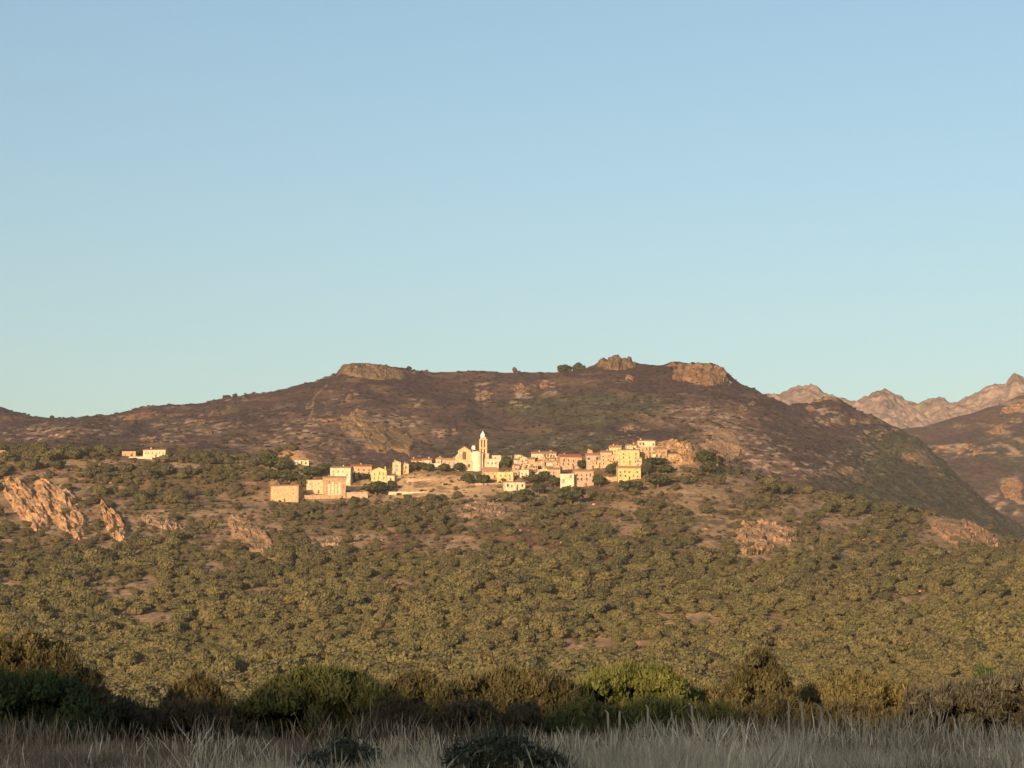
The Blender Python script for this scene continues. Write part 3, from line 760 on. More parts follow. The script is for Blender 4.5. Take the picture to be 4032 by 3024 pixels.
# little houses wedged between the others
RH = random.Random(5)
for x0, x1, yt0, yt1, n_, lb, grp in ((2026, 2200, 1798, 1862, 24, 'tiny pale house wedged among larger ones in the dense core right of the church', 'tiny houses of the dense core'),
                                      (2318, 2600, 1766, 1826, 18, 'tiny peach or cream house wedged among larger ones in the upper right quarter', 'tiny houses of the upper quarter'),
                                      (1615, 1745, 1806, 1826, 4, 'tiny pale house in the row of houses left of the church', 'tiny houses of the row')):
    for i in range(n_):
        qx_ = x0 + (x1 - x0) * (i + RH.uniform(0.1, 0.9)) / n_
        w_ = RH.uniform(15, 27)
        yt_ = RH.uniform(yt0, yt1) - (0.075 * (qx_ - 2318) if x0 == 2318 else 0)
        house(lb, qx_ - w_ / 2, qx_ + w_ / 2, yt_, yt_ + RH.uniform(17, 32), RH.choice(['cream', 'white', 'peach', 'cream', 'stone', 'pink']), RH.choice(['eave', 'eave', 'shed', 'gable', 'flat']), RH.choice(['tile', 'tile', 'orangetile']),
              RH.uniform(6, 9), D(RH.uniform(-22, 22)), RH.choice([1, 2, 2]), RH.choice([1, 2]), door=RH.random() < 0.4, group=grp, seed=900 + i + int(x0), wsize=(1.2, RH.uniform(1.4, 2.4)))

# retaining walls
def terrace_wall(label, px0, px1, py0, py1, mat='stone', rot=0.0):
    p = front.hit((px0 + px1) / 2, py1, 1740)
    p = at((px0 + px1) / 2, py1, p.y)
    w, h = (px1 - px0) / FPX * p.y, (py1 - py0) / FPX * p.y
    b = MB()
    r = random.Random(int(px0))
    k = max(3, int(w / 3))
    for i in range(k):
        x0, x1 = -w / 2 + w * i / k, -w / 2 + w * (i + 1) / k
        b.box(x0, x1, r.uniform(-0.08, 0.08), 1.3, -5, h * r.uniform(0.88, 1.0))
    o = b.build('retaining_wall', M[mat], None, p, rot)
    tag(o, label, 'wall', 'retaining walls of the village')
terrace_wall('retaining wall of pinkish stone right of the weathered brown stone house', 1364, 1448, 1936, 1962, 'pink')
terrace_wall('long low stone wall between the peach barn and the brown stone house', 1186, 1345, 1948, 1964, 'stone')
terrace_wall('pale terrace wall in front of the lone white villa', 506, 600, 1797, 1806, 'white', D(-6))
terrace_wall('pale garden wall left of the bright yellow house', 2378, 2430, 1876, 1898, 'peach', D(8))
terrace_wall('long wall at the lower edge of the dry field under the church', 1530, 1760, 1936, 1941, 'white', D(2))
terrace_wall('low rubble wall across the dry field under the church', 1600, 1760, 1886, 1891, 'pink', D(10))
terrace_wall('low white wall beneath the two trees under the church tower', 1870, 1990, 1903, 1908, 'pink')

# the church
def church():
    Yc = 1738.0
    base = at(1855, 1858, Yc)
    u = Yc / FPX                                       # metres per photo pixel at the church
    X = lambda p: (p - 1855) * u
    Z = lambda p: (1858 - p) * u
    root = link('church', None, loc=base)
    tag(root, 'pale baroque church with gabled end, tall belfry and white onion dome above the village', 'church')
    nave = MB()                                        # gabled nave end with shoulders
    nave.prism([(X(1803), -8), (X(1853), -8), (X(1853), Z(1773)), (X(1828), Z(1757)), (X(1803), Z(1773))], 2.5, 22)
    nave.prism([(X(1792), -8), (X(1803), -8), (X(1803), Z(1783)), (X(1792), Z(1795))], 3.2, 18)
    nave.box(X(1853), X(1898), 5.0, 20, -8, Z(1779))
    nave.build('nave', M['cream'], root)
    fr = MB()                                          # raised pilasters and a cornice on the gable
    for p in (1805, 1818, 1838, 1851):
        fr.box(X(p) - 0.45, X(p) + 0.45, 2.15, 2.5, Z(1810), Z(1776))
    fr.box(X(1801), X(1855), 1.95, 2.5, Z(1776), Z(1773))
    fr.build('pilaster', M['cream'], root)
    arch = MB()
    n = 14
    pts = [(X(1828) + 2.6 * math.cos(math.pi * i / n), Z(1790) + 2.6 * math.sin(math.pi * i / n)) for i in range(n + 1)]
    arch.prism([(X(1828) - 2.6, Z(1808)), (X(1828) + 2.6, Z(1808))] + pts, 2.3, 2.6)
    arch.build('arched_window', M['wood'], root)
    low = MB()                                         # lower side chapel in front
    low.prism([(X(1800), -8), (X(1862), -8), (X(1862), Z(1812)), (X(1800), Z(1808))], -1.5, 4)
    low.build('side_chapel', M['cream'], root)
    cw = MB(); cw.box(X(1846) - 1.0, X(1846) + 1.0, -1.62, -1.4, Z(1842), Z(1828)); cw.build('window', M['pane'], root)
    ap = MB()                                          # bright apse with buttress strips
    prof = [(4.15 * math.cos(t), 2.0 - 4.6 * math.sin(t)) for t in np.linspace(math.pi, 0, 11)]
    vs = [(X(1877) + a, b_, z) for z in (-8, Z(1778)) for a, b_ in prof]
    m_ = len(prof)
    ap.add(vs, [(i, i + 1, m_ + i + 1, m_ + i) for i in range(m_ - 1)] + [tuple(range(m_, 2 * m_))])
    ap.build('apse', M['limewash'], root)
    bt = MB()
    for p in (1857, 1898):
        bt.box(X(p) - 0.8, X(p) + 0.8, 1.2, 4.9, -8, Z(1781))
    bt.build('buttress', M['white'], root)
    rf = MB()
    rise_z = Z(1757)
    rf.prism([(X(1802), Z(1773) + 0.05), (X(1828), rise_z + 0.15), (X(1854), Z(1773) + 0.05), (X(1854), Z(1773) + 0.4), (X(1828), rise_z + 0.5), (X(1802), Z(1773) + 0.4)], 2.0, 22.5)
    rf.prism([(X(1853.5), Z(1768)), (X(1899), Z(1777)), (X(1899), Z(1775)), (X(1853.5), Z(1766))], 1.0, 20.5)
    rf.build('roof', M['tile'], root)
    ln = MB()                                          # little white lantern on the roof
    ln.lathe([(1.5, Z(1772)), (1.5, Z(1758)), (1.75, Z(1757.5)), (1.3, Z(1752)), (0.7, Z(1749.5)), (0.05, Z(1748.5))], X(1864), 7, 12)
    ln.build('roof_lantern', M['lime'], root)
    tw = MB()                                          # tower: shaft, cornice, belfry, drum, dome
    tx, ty = X(1902), 9.5
    tw.box(tx - 3.5, tx + 4.6, ty - 4, ty + 4, -6, Z(1784))
    tw.box(tx - 3.8, tx + 4.9, ty - 4.3, ty + 4.3, Z(1784), Z(1782))
    tw.build('tower_base', M['cream'], root)
    bf = MB()
    hw = 3.1
    for (a, b_) in ((-hw, -hw + 1.5), (-0.65, 0.65), (hw - 1.5, hw)):
        bf.box(tx + a, tx + b_, ty - hw, ty - hw + 1.2, Z(1782), Z(1727))
        bf.box(tx + a, tx + b_, ty + hw - 1.2, ty + hw, Z(1782), Z(1727))
    for (a, b_) in ((-0.65, 0.65),):
        bf.box(tx - hw, tx - hw + 1.2, ty + a, ty + b_, Z(1782), Z(1727))
        bf.box(tx + hw - 1.2, tx + hw, ty + a, ty + b_, Z(1782), Z(1727))
    bf.box(tx - 1.9, tx + 1.9, ty - 1.9, ty + 1.9, Z(1782), Z(1729), 1)
    bf.box(tx - hw + 0.1, tx + hw - 0.1, ty - hw + 0.1, ty + hw - 0.1, Z(1763), Z(1756))
    bf.box(tx - hw - 0.25, tx + hw + 0.25, ty - hw - 0.25, ty + hw + 0.25, Z(1727), Z(1724))
    bf.box(tx - 2.4, tx + 2.4, ty - 2.4, ty + 2.4, Z(1724), Z(1716))
    bf.build('belfry', [M['cream'], M['wood']], root)
    dm = MB()
    dz = Z(1717)
    dm.lathe([(1.6, dz), (1.75, dz + 0.7), (1.9, dz + 1.4), (1.85, dz + 2.2), (1.5, dz + 3.1), (1.0, dz + 3.9), (0.5, dz + 4.6), (0.18, dz + 5.3), (0.05, dz + 5.9)], tx - 0.3, ty, 16)
    dome = dm.build('dome', M['lime'], root)
    cr = MB()
    cr.box(tx - 0.36, tx - 0.24, ty - 0.06, ty + 0.06, dz + 5.7, dz + 7.4)
    cr.box(tx - 0.75, tx + 0.15, ty - 0.05, ty + 0.05, dz + 6.6, dz + 6.75)
    cr.build('cross', M['iron'], dome)
    wg = MB()
    wg.box(X(1908), X(1964), 2.0, 12, -8, Z(1806))
    wg.build('side_wing', M['white'], root)
    wr = MB()
    wr.prism_x([(1.5, Z(1806)), (12.5, Z(1801)), (12.5, Z(1801) + 0.3), (1.5, Z(1806) + 0.3)], X(1907), X(1965.5))
    wr.build('wing_roof', M['pink'], root)
    for p in (1922, 1938, 1953):
        window(root, X(p), 2.0, Z(1826), 0.9, 1.5)
church()

# ------------------------------------------------------------------ rocks
def ico(sub):
    import bmesh
    bm = bmesh.new()
    bmesh.ops.create_icosphere(bm, subdivisions=sub, radius=1)
    v = np.array([x.co[:] for x in bm.verts]); f = np.array([[q.index for q in p.verts] for p in bm.faces])
    bm.free()
    return v, f
ICO3, ICO4 = ico(4), ico(5)

def finish_rock(o, V, F, voxel):
    """join overlapping boulders into one skin"""
    md = o.modifiers.new('skin', 'REMESH'); md.mode = 'VOXEL'; md.voxel_size = voxel
    dg = bpy.context.evaluated_depsgraph_get()
    me = bpy.data.meshes.new_from_object(o.evaluated_get(dg))
    o.modifiers.clear(); o.data = me
    import bmesh
    bm = bmesh.new(); bm.from_mesh(me); bm.verts.ensure_lookup_table()
    seen, parts = set(), []
    for v in bm.verts:                                   # keep the main mass, drop loose crumbs
        if v.index in seen: continue
        part, todo = [], [v]; seen.add(v.index)
        while todo:
            q = todo.pop(); part.append(q)
            for e in q.link_edges:
                w_ = e.other_vert(q)
                if w_.index not in seen: seen.add(w_.index); todo.append(w_)
        parts.append(part)
    parts.sort(key=len)
    bmesh.ops.delete(bm, geom=[q for p_ in parts[:-1] for q in p_], context='VERTS')
    bm.to_mesh(me); bm.free()
    if not me.materials: me.materials.append(M['rock'])

def rock(label, hl, spots, group=None, tint=(1, 1, 1), cat='rock', name='rock_outcrop', big=False, jag=0.5, sink=0.35, Y=None):
    """spots: (px, py of the middle, half width px, half height px, tilt): overlapping cracked boulders as one mass"""
    V, F, off = [], [], 0
    v0, f0 = ICO4 if big else ICO3
    org = None
    for k, (qx, qy, rw, rh, tilt) in enumerate(spots):
        p = at(qx, qy, Y) if Y else hl.hit(qx, qy)
        u = p.y / FPX
        s = int(qx * 3 + qy * 7) % 997
        n1 = noise3(v0 * 1.7 + s, s); n2 = noise3(v0 * 4.0 + s, s + 3); n3 = noise3(v0 * 10.0 + s, s + 6)
        rid = 1 - np.abs(noise3(v0 * np.array([3.2, 3.2, 1.6]) + s, s + 11)) * 2
        rs = np.random.default_rng(s)
        pn = rs.normal(size=(18, 3)); pn /= np.linalg.norm(pn, axis=1)[:, None]
        cut = (rs.uniform(0.62, 0.98, 18) / np.maximum(v0 @ pn.T, 0.05)).min(1)
        d = np.minimum(cut, 1.35) * (1 + 0.35 * jag * (0.42 * n1 + 0.26 * n2 + 0.16 * n3 - 0.25 * np.clip(rid, 0.35, 1)))
        w = v0 * d[:, None]
        w = w * np.array([rw * u, min(rw, rh * 1.6) * u * 0.9, rh * u])
        ct, st_ = math.cos(tilt), math.sin(tilt)
        w = np.stack([w[:, 0] * ct + w[:, 2] * st_, w[:, 1], -w[:, 0] * st_ + w[:, 2] * ct], 1)
        w = w + np.array(p) + np.array([0, min(rw, rh * 1.6) * u * sink, 0])
        if org is None: org = np.array(p)
        V.append(w - org); F.append(f0 + off); off += len(w)
    me = mesh_np(name, np.concatenate(V), np.concatenate(F), [M['rock']], smooth=False)
    o = link(name, me, loc=org)
    if len(spots) > 1:
        finish_rock(o, None, None, min(s_[3] for s_ in spots) * 0.14 * org[1] / FPX)
    o.color = (*tint, 1)
    return tag(o, label, cat, group)

def hits(hl, px, py, n=420):
    """hill points seen at many photo pixels"""
    a, sl = dirs(px, py)
    a, sl = a.ravel(), sl.ravel()
    ys = np.linspace(hl.y[0], hl.y[-1], n)
    d = hl.height(a[:, None] * ys, np.broadcast_to(ys, (len(a), n))) - (CZ + sl[:, None] * ys)
    up = d >= 0
    k = np.where(up.any(1), up.argmax(1), np.argmax(d / ys, 1))
    k = np.clip(k, 1, n - 1)
    i = np.arange(len(a))
    d0, d1 = d[i, k - 1], d[i, k]
    t = np.where((d1 - d0) > 1e-6, np.clip(-d0 / (d1 - d0 + 1e-9), 0, 1), 1)
    Y = ys[k - 1] + t * (ys[k] - ys[k - 1])
    return np.stack([a * Y, Y, hl.height(a * Y, Y)], 1)

def crag(label, hl, cx, cy, rx, ry, tilt=0.0, h=5.0, seed=0, group=None, tint=(1, 1, 1), grid=(73, 48), streak=2.5, broken=0.5, cat='rock', point=0.0):
    """bare rock breaking out of a slope: a patch of the ground (half sizes rx, ry in photo pixels, long axis turned by tilt) raised into cracked ribs"""
    nu, nv = grid
    U, V = np.meshgrid(np.linspace(-1.15, 1.15, nu), np.linspace(-1.15, 1.15, nv))
    ct, st_ = math.cos(tilt), math.sin(tilt)
    jx, jy = 0.6 / nu * (hash2(np.arange(nu)[None, :] + 0 * V.astype(int), np.arange(nv)[:, None] + 0 * U.astype(int), seed) - 0.5), 0.6 / nv * (hash2(np.arange(nu)[None, :] + 0 * V.astype(int), np.arange(nv)[:, None] + 0 * U.astype(int), seed + 1) - 0.5)
    U2, V2 = U + jx, V + jy
    wide = 1 - point * (0.5 - 0.5 * U2)                                   # tapers towards its upper end
    px_ = cx + U2 * rx * ct - V2 * ry * wide * st_
    py_ = cy + U2 * rx * st_ + V2 * ry * wide * ct
    P = hits(hl, px_, py_)
    lu, lv = U2.ravel() * rx / max(ry, 1), V2.ravel()                       # in units of the half width
    edge = 1 - np.hypot(U2.ravel(), lv) ** 2.2 + broken * fbm(lu * 1.3 + seed, lv * 1.6, 4, seed + 3)
    m_ = np.clip(edge * 2.2, 0, 1)
    rib = ridged(lu * 0.9 / streak * 1.6 + seed * 1.7, lv * 1.5 + 0.25 * lu, 4, seed + 5)
    rs = np.random.default_rng(seed + 400)
    ns = 70
    su, sv = rs.uniform(-1.2, 1.2, ns) * rx / max(ry, 1), rs.uniform(-1.2, 1.2, ns)
    dd = ((lu[:, None] - su) / streak) ** 2 * 1.6 + (lv[:, None] - sv) ** 2
    nb = dd.argmin(1)
    two = np.sort(dd, 1)[:, :2]
    crack = np.clip((np.sqrt(two[:, 1]) - np.sqrt(two[:, 0])) / 0.06, 0, 1)
    fac = rs.uniform(0.15, 1.0, ns)[nb] + rs.uniform(-0.9, 0.9, ns)[nb] * (lu - su[nb]) / streak + rs.uniform(-1.1, 1.1, ns)[nb] * (lv - sv[nb])
    fac = np.clip(fac, 0, 1.3) * (0.55 + 0.45 * crack)
    blk = np.floor(fbm(lu * 2.1 + 5, lv * 3.0 + seed, 3, seed + 7) * 4) / 4
    h = h * 0.6
    hgt = m_ * h * (0.10 + 0.30 * rib + 0.85 * fac + 0.1 * blk) - (1 - m_) * 0.8
    nrm = np.array([0.0, -0.55, 0.83])
    P = P + nrm * hgt[:, None]
    P[:, 2] += 0.14 * h * m_ * fbm(lu * 5, lv * 6, 3, seed + 9)
    org = P.mean(0)
    i = (np.arange(nv - 1)[:, None] * nu + np.arange(nu - 1)[None, :]).ravel()
    F = np.stack([i, i + 1, i + nu + 1, i + nu], 1)
    mm = m_.reshape(nv, nu)
    live = (np.maximum.reduce([mm[:-1, :-1], mm[1:, :-1], mm[:-1, 1:], mm[1:, 1:]]) > 0.01).ravel()
    lab = np.zeros((nv - 1, nu - 1), int); best = (0, 0); k_ = 0
    lv_ = live.reshape(nv - 1, nu - 1)
    for a0, b0 in zip(*np.nonzero(lv_)):                                   # one connected outcrop, no stray crumbs
        if lab[a0, b0]: continue
        k_ += 1; todo = [(a0, b0)]; lab[a0, b0] = k_; c_ = 0
        while todo:
            a1, b1 = todo.pop(); c_ += 1
            for a2, b2 in ((a1 + 1, b1), (a1 - 1, b1), (a1, b1 + 1), (a1, b1 - 1)):
                if 0 <= a2 < nv - 1 and 0 <= b2 < nu - 1 and lv_[a2, b2] and not lab[a2, b2]:
                    lab[a2, b2] = k_; todo.append((a2, b2))
        best = max(best, (c_, k_))
    live = (lab == best[1]).ravel()
    F = F[live][:, ::-1]
    used, F = np.unique(F, return_inverse=True)                            # only the corners the outcrop uses
    F = F.reshape(-1, 4); P = P[used]
    me = mesh_np('rock_outcrop', P - org, F, [M['rock']])
    o = link('rock_outcrop', me, loc=org)
    o.color = (*tint, 1)
    return tag(o, label, cat, group)

def along(x0, y0, x1, y1, n, w0, w1, h0, h1, tilt, seed=0):
    r = random.Random(seed)
    return [(x0 + (x1 - x0) * i / (n - 1) + r.uniform(-8, 8), y0 + (y1 - y0) * i / (n - 1) + r.uniform(-6, 6), w0 + (w1 - w0) * i / (n - 1) * r.uniform(0.8, 1.2), h0 + (h1 - h0) * i / (n - 1) * r.uniform(0.8, 1.2), tilt) for i in range(n)]

SL = 'bare granite slabs'
crag('long slanting granite slab, leftmost of the three bare slabs', front, 110, 1990, 135, 58, D(50), 7, 1, SL, (1.25, 1.05, 0.85), grid=(102, 54), broken=0.55)
crag('broadest granite slab, running down in the middle of the three bare slabs', front, 240, 2005, 155, 56, D(47), 7, 2, SL, (1.25, 1.05, 0.85), grid=(112, 54), broken=0.4)
crag('pointed granite fin, right of the two long bare slabs', front, 440, 2050, 95, 58, D(58), 8, 3, SL, (1.25, 1.05, 0.85), grid=(86, 54), broken=0.3, point=0.9)
crag('short broken granite rib above the broadest slab', front, 268, 1952, 60, 18, D(44), 5, 4, SL, grid=(57, 28))
rock('round tan rock at the very left edge below the brow', front, [(8, 1800, 36, 22, 0.2), (30, 1808, 18, 12, 0.3)], tint=(1.0, 0.95, 0.85))
crag('broad grey-tan slab sloping down below the peach barn', front, 985, 2108, 118, 58, D(38), 5, 5, None, (0.95, 0.85, 0.72), grid=(96, 57), broken=0.45)
crag('low rounded grey rock in the slope below the church', front, 1905, 2010, 110, 32, D(-4), 5, 6, None, (0.8, 0.75, 0.7), grid=(89, 44), broken=0.6)
crag('pale broken ledge in the scrub between the slabs and the barn slab', front, 640, 2062, 90, 20, D(14), 4, 7, None, (0.95, 0.9, 0.85), grid=(73, 28), broken=0.8)
crag('small pale ledge in the scrub below the stone house and terrace', front, 1300, 2135, 70, 16, D(-5), 4, 8, None, (0.95, 0.9, 0.85), grid=(64, 25), broken=0.8)
crag('leftmost of the jagged pale crags in the scrub right of the village', front, 2950, 2105, 60, 46, D(30), 7, 9, 'jagged crags right of the village', (0.95, 0.85, 0.75), grid=(64, 48), broken=0.9)
crag('middle of the jagged pale crags in the scrub right of the village', front, 3060, 2100, 90, 36, D(20), 7, 10, 'jagged crags right of the village', (0.95, 0.85, 0.75), grid=(76, 44), broken=0.9)
crag('lowest of the jagged pale crags in the scrub right of the village', front, 2990, 2160, 70, 26, D(-10), 6, 11, 'jagged crags right of the village', (0.95, 0.85, 0.75), grid=(64, 35), broken=0.9)
crag('long slanting pale crag near the right end of the slope', front, 3765, 2108, 130, 40, D(30), 5, 12, None, (0.92, 0.80, 0.70), grid=(102, 48), broken=0.6)
crag('narrow slanting pale rib right beside the long crag near the right end', front, 3860, 2100, 100, 18, D(34), 5, 13, None, (0.92, 0.80, 0.70), grid=(80, 28), broken=0.6)
crag('tan rocky knob closing the village on the right', front, 2668, 1784, 78, 50, D(12), 7, 14, None, (1.12, 0.98, 0.78), grid=(73, 54), broken=0.4)
crag('tan crag standing right of the dark trees beyond the rocky knob', front, 2800, 1830, 40, 24, D(20), 5, 15, None, (1.0, 0.92, 0.85), grid=(48, 32))
rock('single pale boulder in the lower scrub beneath the right of the village', front, [(2471, 2466, 15, 10, 0)], tint=(1.6, 1.5, 1.35), name='boulder')
rock('tiny pale boulder in the scrub below the bright yellow house', front, [(2212, 2142, 10, 9, 0)], tint=(1.6, 1.5, 1.4), name='boulder')
rock('pale boulder by the foot of the slope, lowest one on the left', front, [(494, 2745, 24, 18, 0)], tint=(1.1, 1.0, 0.9), name='boulder')
for k, (qx, qy) in enumerate([(1900, 2350), (1392, 2140), (2780, 2085), (3172, 2122), (3420, 2200), (3730, 2372), (3622, 2330), (565, 2002), (330, 2300), (1005, 2252), (1500, 2132), (2640, 2240), (2340, 1988), (2660, 1905), (2930, 1978), (925, 2735), (1040, 2590), (435, 1902), (2160, 2290), (1640, 2240), (3300, 2290), (700, 2160), (90, 2195), (2050, 2090), (1250, 2300)]):
    rock('small pale boulder lying among the bushes of the slope below the village', front, [(qx, qy, R.uniform(6, 13), R.uniform(4, 8), R.uniform(0, 0.5))], 'small boulders on the slope', tint=(1.35, 1.2, 1.05), name='boulder')
# summits
crag('long smooth rock dome crowning the western summit', back, 1465, 1464, 140, 30, D(5), 9, 31, None, (0.46, 0.45, 0.42), grid=(80, 30), broken=0.25, streak=3.5)
crag('pointed rocky crest on the middle summit', back, 2430, 1434, 85, 26, D(2), 12, 32, None, (0.46, 0.43, 0.40), grid=(70, 34), broken=0.6, streak=1.4)
rock('blocky tor on the eastern summit, largest rock of the skyline', back, [(2650, 1438, 20, 15, 0.2), (2682, 1446, 24, 22, 0.2), (2715, 1448, 24, 24, -0.2), (2752, 1446, 26, 20, 0.2), (2790, 1452, 26, 22, 0), (2826, 1456, 28, 24, 0.3), (2848, 1476, 22, 24, 0.5), (2735, 1474, 44, 24, 0.1), (2790, 1478, 44, 24, 0.2), (2830, 1490, 34, 20, 0.3), (2690, 1464, 34, 18, 0.1)], tint=(0.48, 0.45, 0.42), big=True, jag=1.2, sink=0.1, Y=2900)
crag('low broken rock band under the big tor of the eastern summit', back, 2760, 1490, 120, 26, D(8), 8, 34, None, (0.54, 0.47, 0.41), grid=(60, 26), broken=0.9, streak=1.5)
rock('small dark tor perched alone on the skyline between the summits', back, [(2027, 1457, 13, 11, 0), (2040, 1464, 14, 6, 0)], tint=(0.25, 0.22, 0.2), jag=0.8, sink=0.0, Y=2945)
rock('dark shoulder rock under the western summit dome', back, [(1310, 1492, 40, 14, -0.3), (1270, 1504, 34, 9, -0.2), (1345, 1478, 30, 14, -0.2)], tint=(0.32, 0.29, 0.25), jag=0.6, sink=0.1, Y=2945)
rock('rocky top on the long ridge running down right from the summits', back, [(3225, 1582, 26, 10, -0.4), (3258, 1571, 22, 10, 0), (3290, 1575, 22, 11, 0.2), (3322, 1588, 22, 10, 0.5)], tint=(0.42, 0.4, 0.37), jag=0.9, sink=0.1, Y=2945)
crag('big broken granite face on the burnt hillside left of the church', back, 1500, 1712, 150, 72, D(24), 6, 16, None, (0.66, 0.60, 0.48), grid=(128, 73), broken=0.9)
crag('broken crags on the slope right above the tan rocky knob', back, 2850, 1752, 100, 56, D(20), 4.5, 17, None, (0.95, 0.84, 0.72), grid=(96, 57), broken=0.9)
crag('flat tan slab under the western skyline', back, 545, 1640, 66, 14, D(-8), 3, 18, None, (0.62, 0.48, 0.40), grid=(64, 25), broken=0.3)
small = [(790, 1660, 26, 8), (1340, 1555, 30, 14), (1375, 1570, 14, 20), (1640, 1590, 14, 10), (1905, 1560, 30, 16), (1880, 1530, 12, 14), (2050, 1530, 26, 18), (2048, 1585, 24, 16), (2140, 1520, 16, 18), (2180, 1535, 22, 14), (2930, 1605, 20, 14),
         (1716, 1706, 12, 8), (1745, 1698, 8, 6), (1762, 1702, 9, 8), (1790, 1694, 9, 5), (1780, 1712, 8, 6), (1280, 1655, 60, 6), (3235, 1640, 26, 16), (3190, 1610, 20, 12), (3420, 1720, 14, 22), (3360, 1660, 16, 12), (3320, 1750, 26, 6), (3340, 1860, 30, 16),
         (3050, 1800, 34, 12), (2470, 1690, 26, 12), (2510, 1660, 20, 14), (2960, 1590, 16, 10), (640, 1725, 30, 12), (590, 1735, 22, 9), (150, 1710, 26, 8), (160, 1695, 14, 8), (370, 1690, 22, 10), (2480, 1490, 22, 14), (1750, 1440, 14, 8), (820, 1700, 20, 9), (3540, 1740, 22, 8), (3580, 1800, 30, 16), (3440, 1545, 16, 6)]
for k, (qx, qy, rw, rh) in enumerate(small[:-1:2]):
    crag('small pale granite outcrop scattered over the burnt hillside behind the village', back, qx, qy, rw * 1.0, rh * 0.9, D(R.uniform(-8, 25)), 2.5, 100 + k, 'small outcrops on the burnt hillside', (0.72, 0.62, 0.55), grid=(41, 28), broken=1.5)
for k, (qx, qy, rw, rh) in enumerate([(3985, 1612, 44, 12), (3930, 1692, 36, 14), (3800, 1768, 34, 8), (3850, 1778, 24, 9), (3990, 1930, 40, 46), (3700, 1768, 24, 6)]):
    crag('pale rock outcrop on the dark ridge across the valley', right, qx, qy, rw, rh, D(R.uniform(-35, -10)), 7, 200 + k, 'outcrops across the valley', (0.8, 0.66, 0.56), grid=(32, 22), broken=1.0)

# ------------------------------------------------------------------ trees of the village
def make_tree(k):
    root = link('tree', None)
    t = MB()
    r = random.Random(k)
    t.tube([(0, 0, -1.5), (0.03, 0.02, 0.25), (0.08, 0.02, 0.6)], [0.11, 0.075, 0.05], 7)
    for i in range(4):
        a = 2 * math.pi * i / 4 + r.random()
        t.tube([(0.04, 0.02, 0.25), (0.25 * math.cos(a), 0.25 * math.sin(a), 0.5), (0.5 * math.cos(a), 0.5 * math.sin(a), 0.75)], [0.045, 0.03, 0.012], 5)
    t.build('trunk', M['bark'], root)
    link('crown', DARK_ME[k], root, (0, 0, 0.18))
    return root
TREES = [make_tree(k) for k in range(4)]
used_tree = set()
def copy_tree(o):
    c = o.copy(); COL.objects.link(c)
    for ch in o.children:
        d = ch.copy(); COL.objects.link(d); d.parent = c
    return c
def tree(label, qx, py_base, wpx, hpx, k, hl=front, Y=None, group='trees of the village'):
    o = TREES[k] if k not in used_tree else copy_tree(TREES[k])
    used_tree.add(k)
    p = hl.hit(qx, py_base, 1790)
    if Y: p = at(qx, py_base, Y)
    u = p.y / FPX
    o.location = p
    o.rotation_euler = (0, 0, (qx * 1.7) % 6.28)
    o.scale = (wpx * u / 1.75, wpx * u / 1.75, hpx * u / 1.1)
    tag(o, label, 'tree', group)
VT = [('big dark tree at the left foot of the tan hillock', 1058, 1848, 90, 56), ('rounded tree below the tan hillock, right of the big dark one', 1118, 1862, 80, 44), ('tree above the peach barn, left of two others', 1075, 1895, 80, 44), ('middle tree behind the roof of the peach barn', 1140, 1902, 90, 46),
      ('tree between the peach barn and the pale low house', 1200, 1932, 66, 62), ('tree right behind the pale low house', 1226, 1880, 80, 40), ('tree left of the tall pale house with window columns', 1274, 1868, 74, 44), ('small dark tree at the right corner of the tall pale house', 1394, 1898, 34, 34),
      ('dark shrubby tree in front of the wide peach house', 1432, 1890, 56, 24), ('broad dark tree below the yellow gabled house', 1480, 1952, 120, 52), ('tree below the small white annex', 1545, 1932, 44, 40), ('tree with ragged top in front of the house row', 1640, 1856, 56, 36), ('second tree in front of the house row', 1684, 1860, 60, 36),
      ('left one of two round trees at the left foot of the church', 1750, 1862, 52, 34), ('right one of two round trees at the left foot of the church', 1806, 1860, 50, 38), ('left one of two trees in front of the church apse', 1844, 1908, 56, 40), ('right one of two trees in front of the church apse', 1902, 1910, 64, 42),
      ('dark tree between the church wing and the dense core', 1994, 1846, 50, 46), ('tree in the gap below the white slanting house', 2098, 1908, 66, 40), ('dark tree below the small cream stepped house', 2140, 1898, 56, 40), ('tree left of the bright white arched house', 2186, 1918, 60, 38), ('wide tree below the low white house', 2060, 1966, 90, 36),
      ('tree standing right of the low white house', 2122, 1946, 66, 44), ('large round dark tree below the bright white arched house', 2248, 1985, 120, 66), ('dark tree between the broad stone house and the loggia house', 2292, 1850, 44, 38), ('tree left of the bright yellow house', 2410, 1874, 52, 46), ('tree below the pinkish stone house with bowed roof', 2362, 1918, 66, 46),
      ('tree at the right corner of the bright yellow house', 2548, 1874, 52, 60), ('wide dark tree under the house with three doorways', 2580, 1838, 110, 34), ('tree above the pale garden terrace right of the yellow house', 2622, 1868, 70, 36), ('big tree right of the bright yellow house, lower down', 2590, 1920, 110, 56), ('tree below the bright yellow house', 2480, 1938, 100, 40),
      ('tall dark tree right of the tan rocky knob', 2772, 1832, 70, 56), ('second dark tree right of the rocky knob, lower', 2790, 1868, 76, 42), ('dark tree left of the lone white villa', 548, 1784, 44, 24), ('dark round tree at the right end of the lone white villa', 664, 1806, 30, 26)]
for i, (lb, qx, qy, w, h) in enumerate(VT):
    tree(lb, qx, qy, w, h, i % 4)
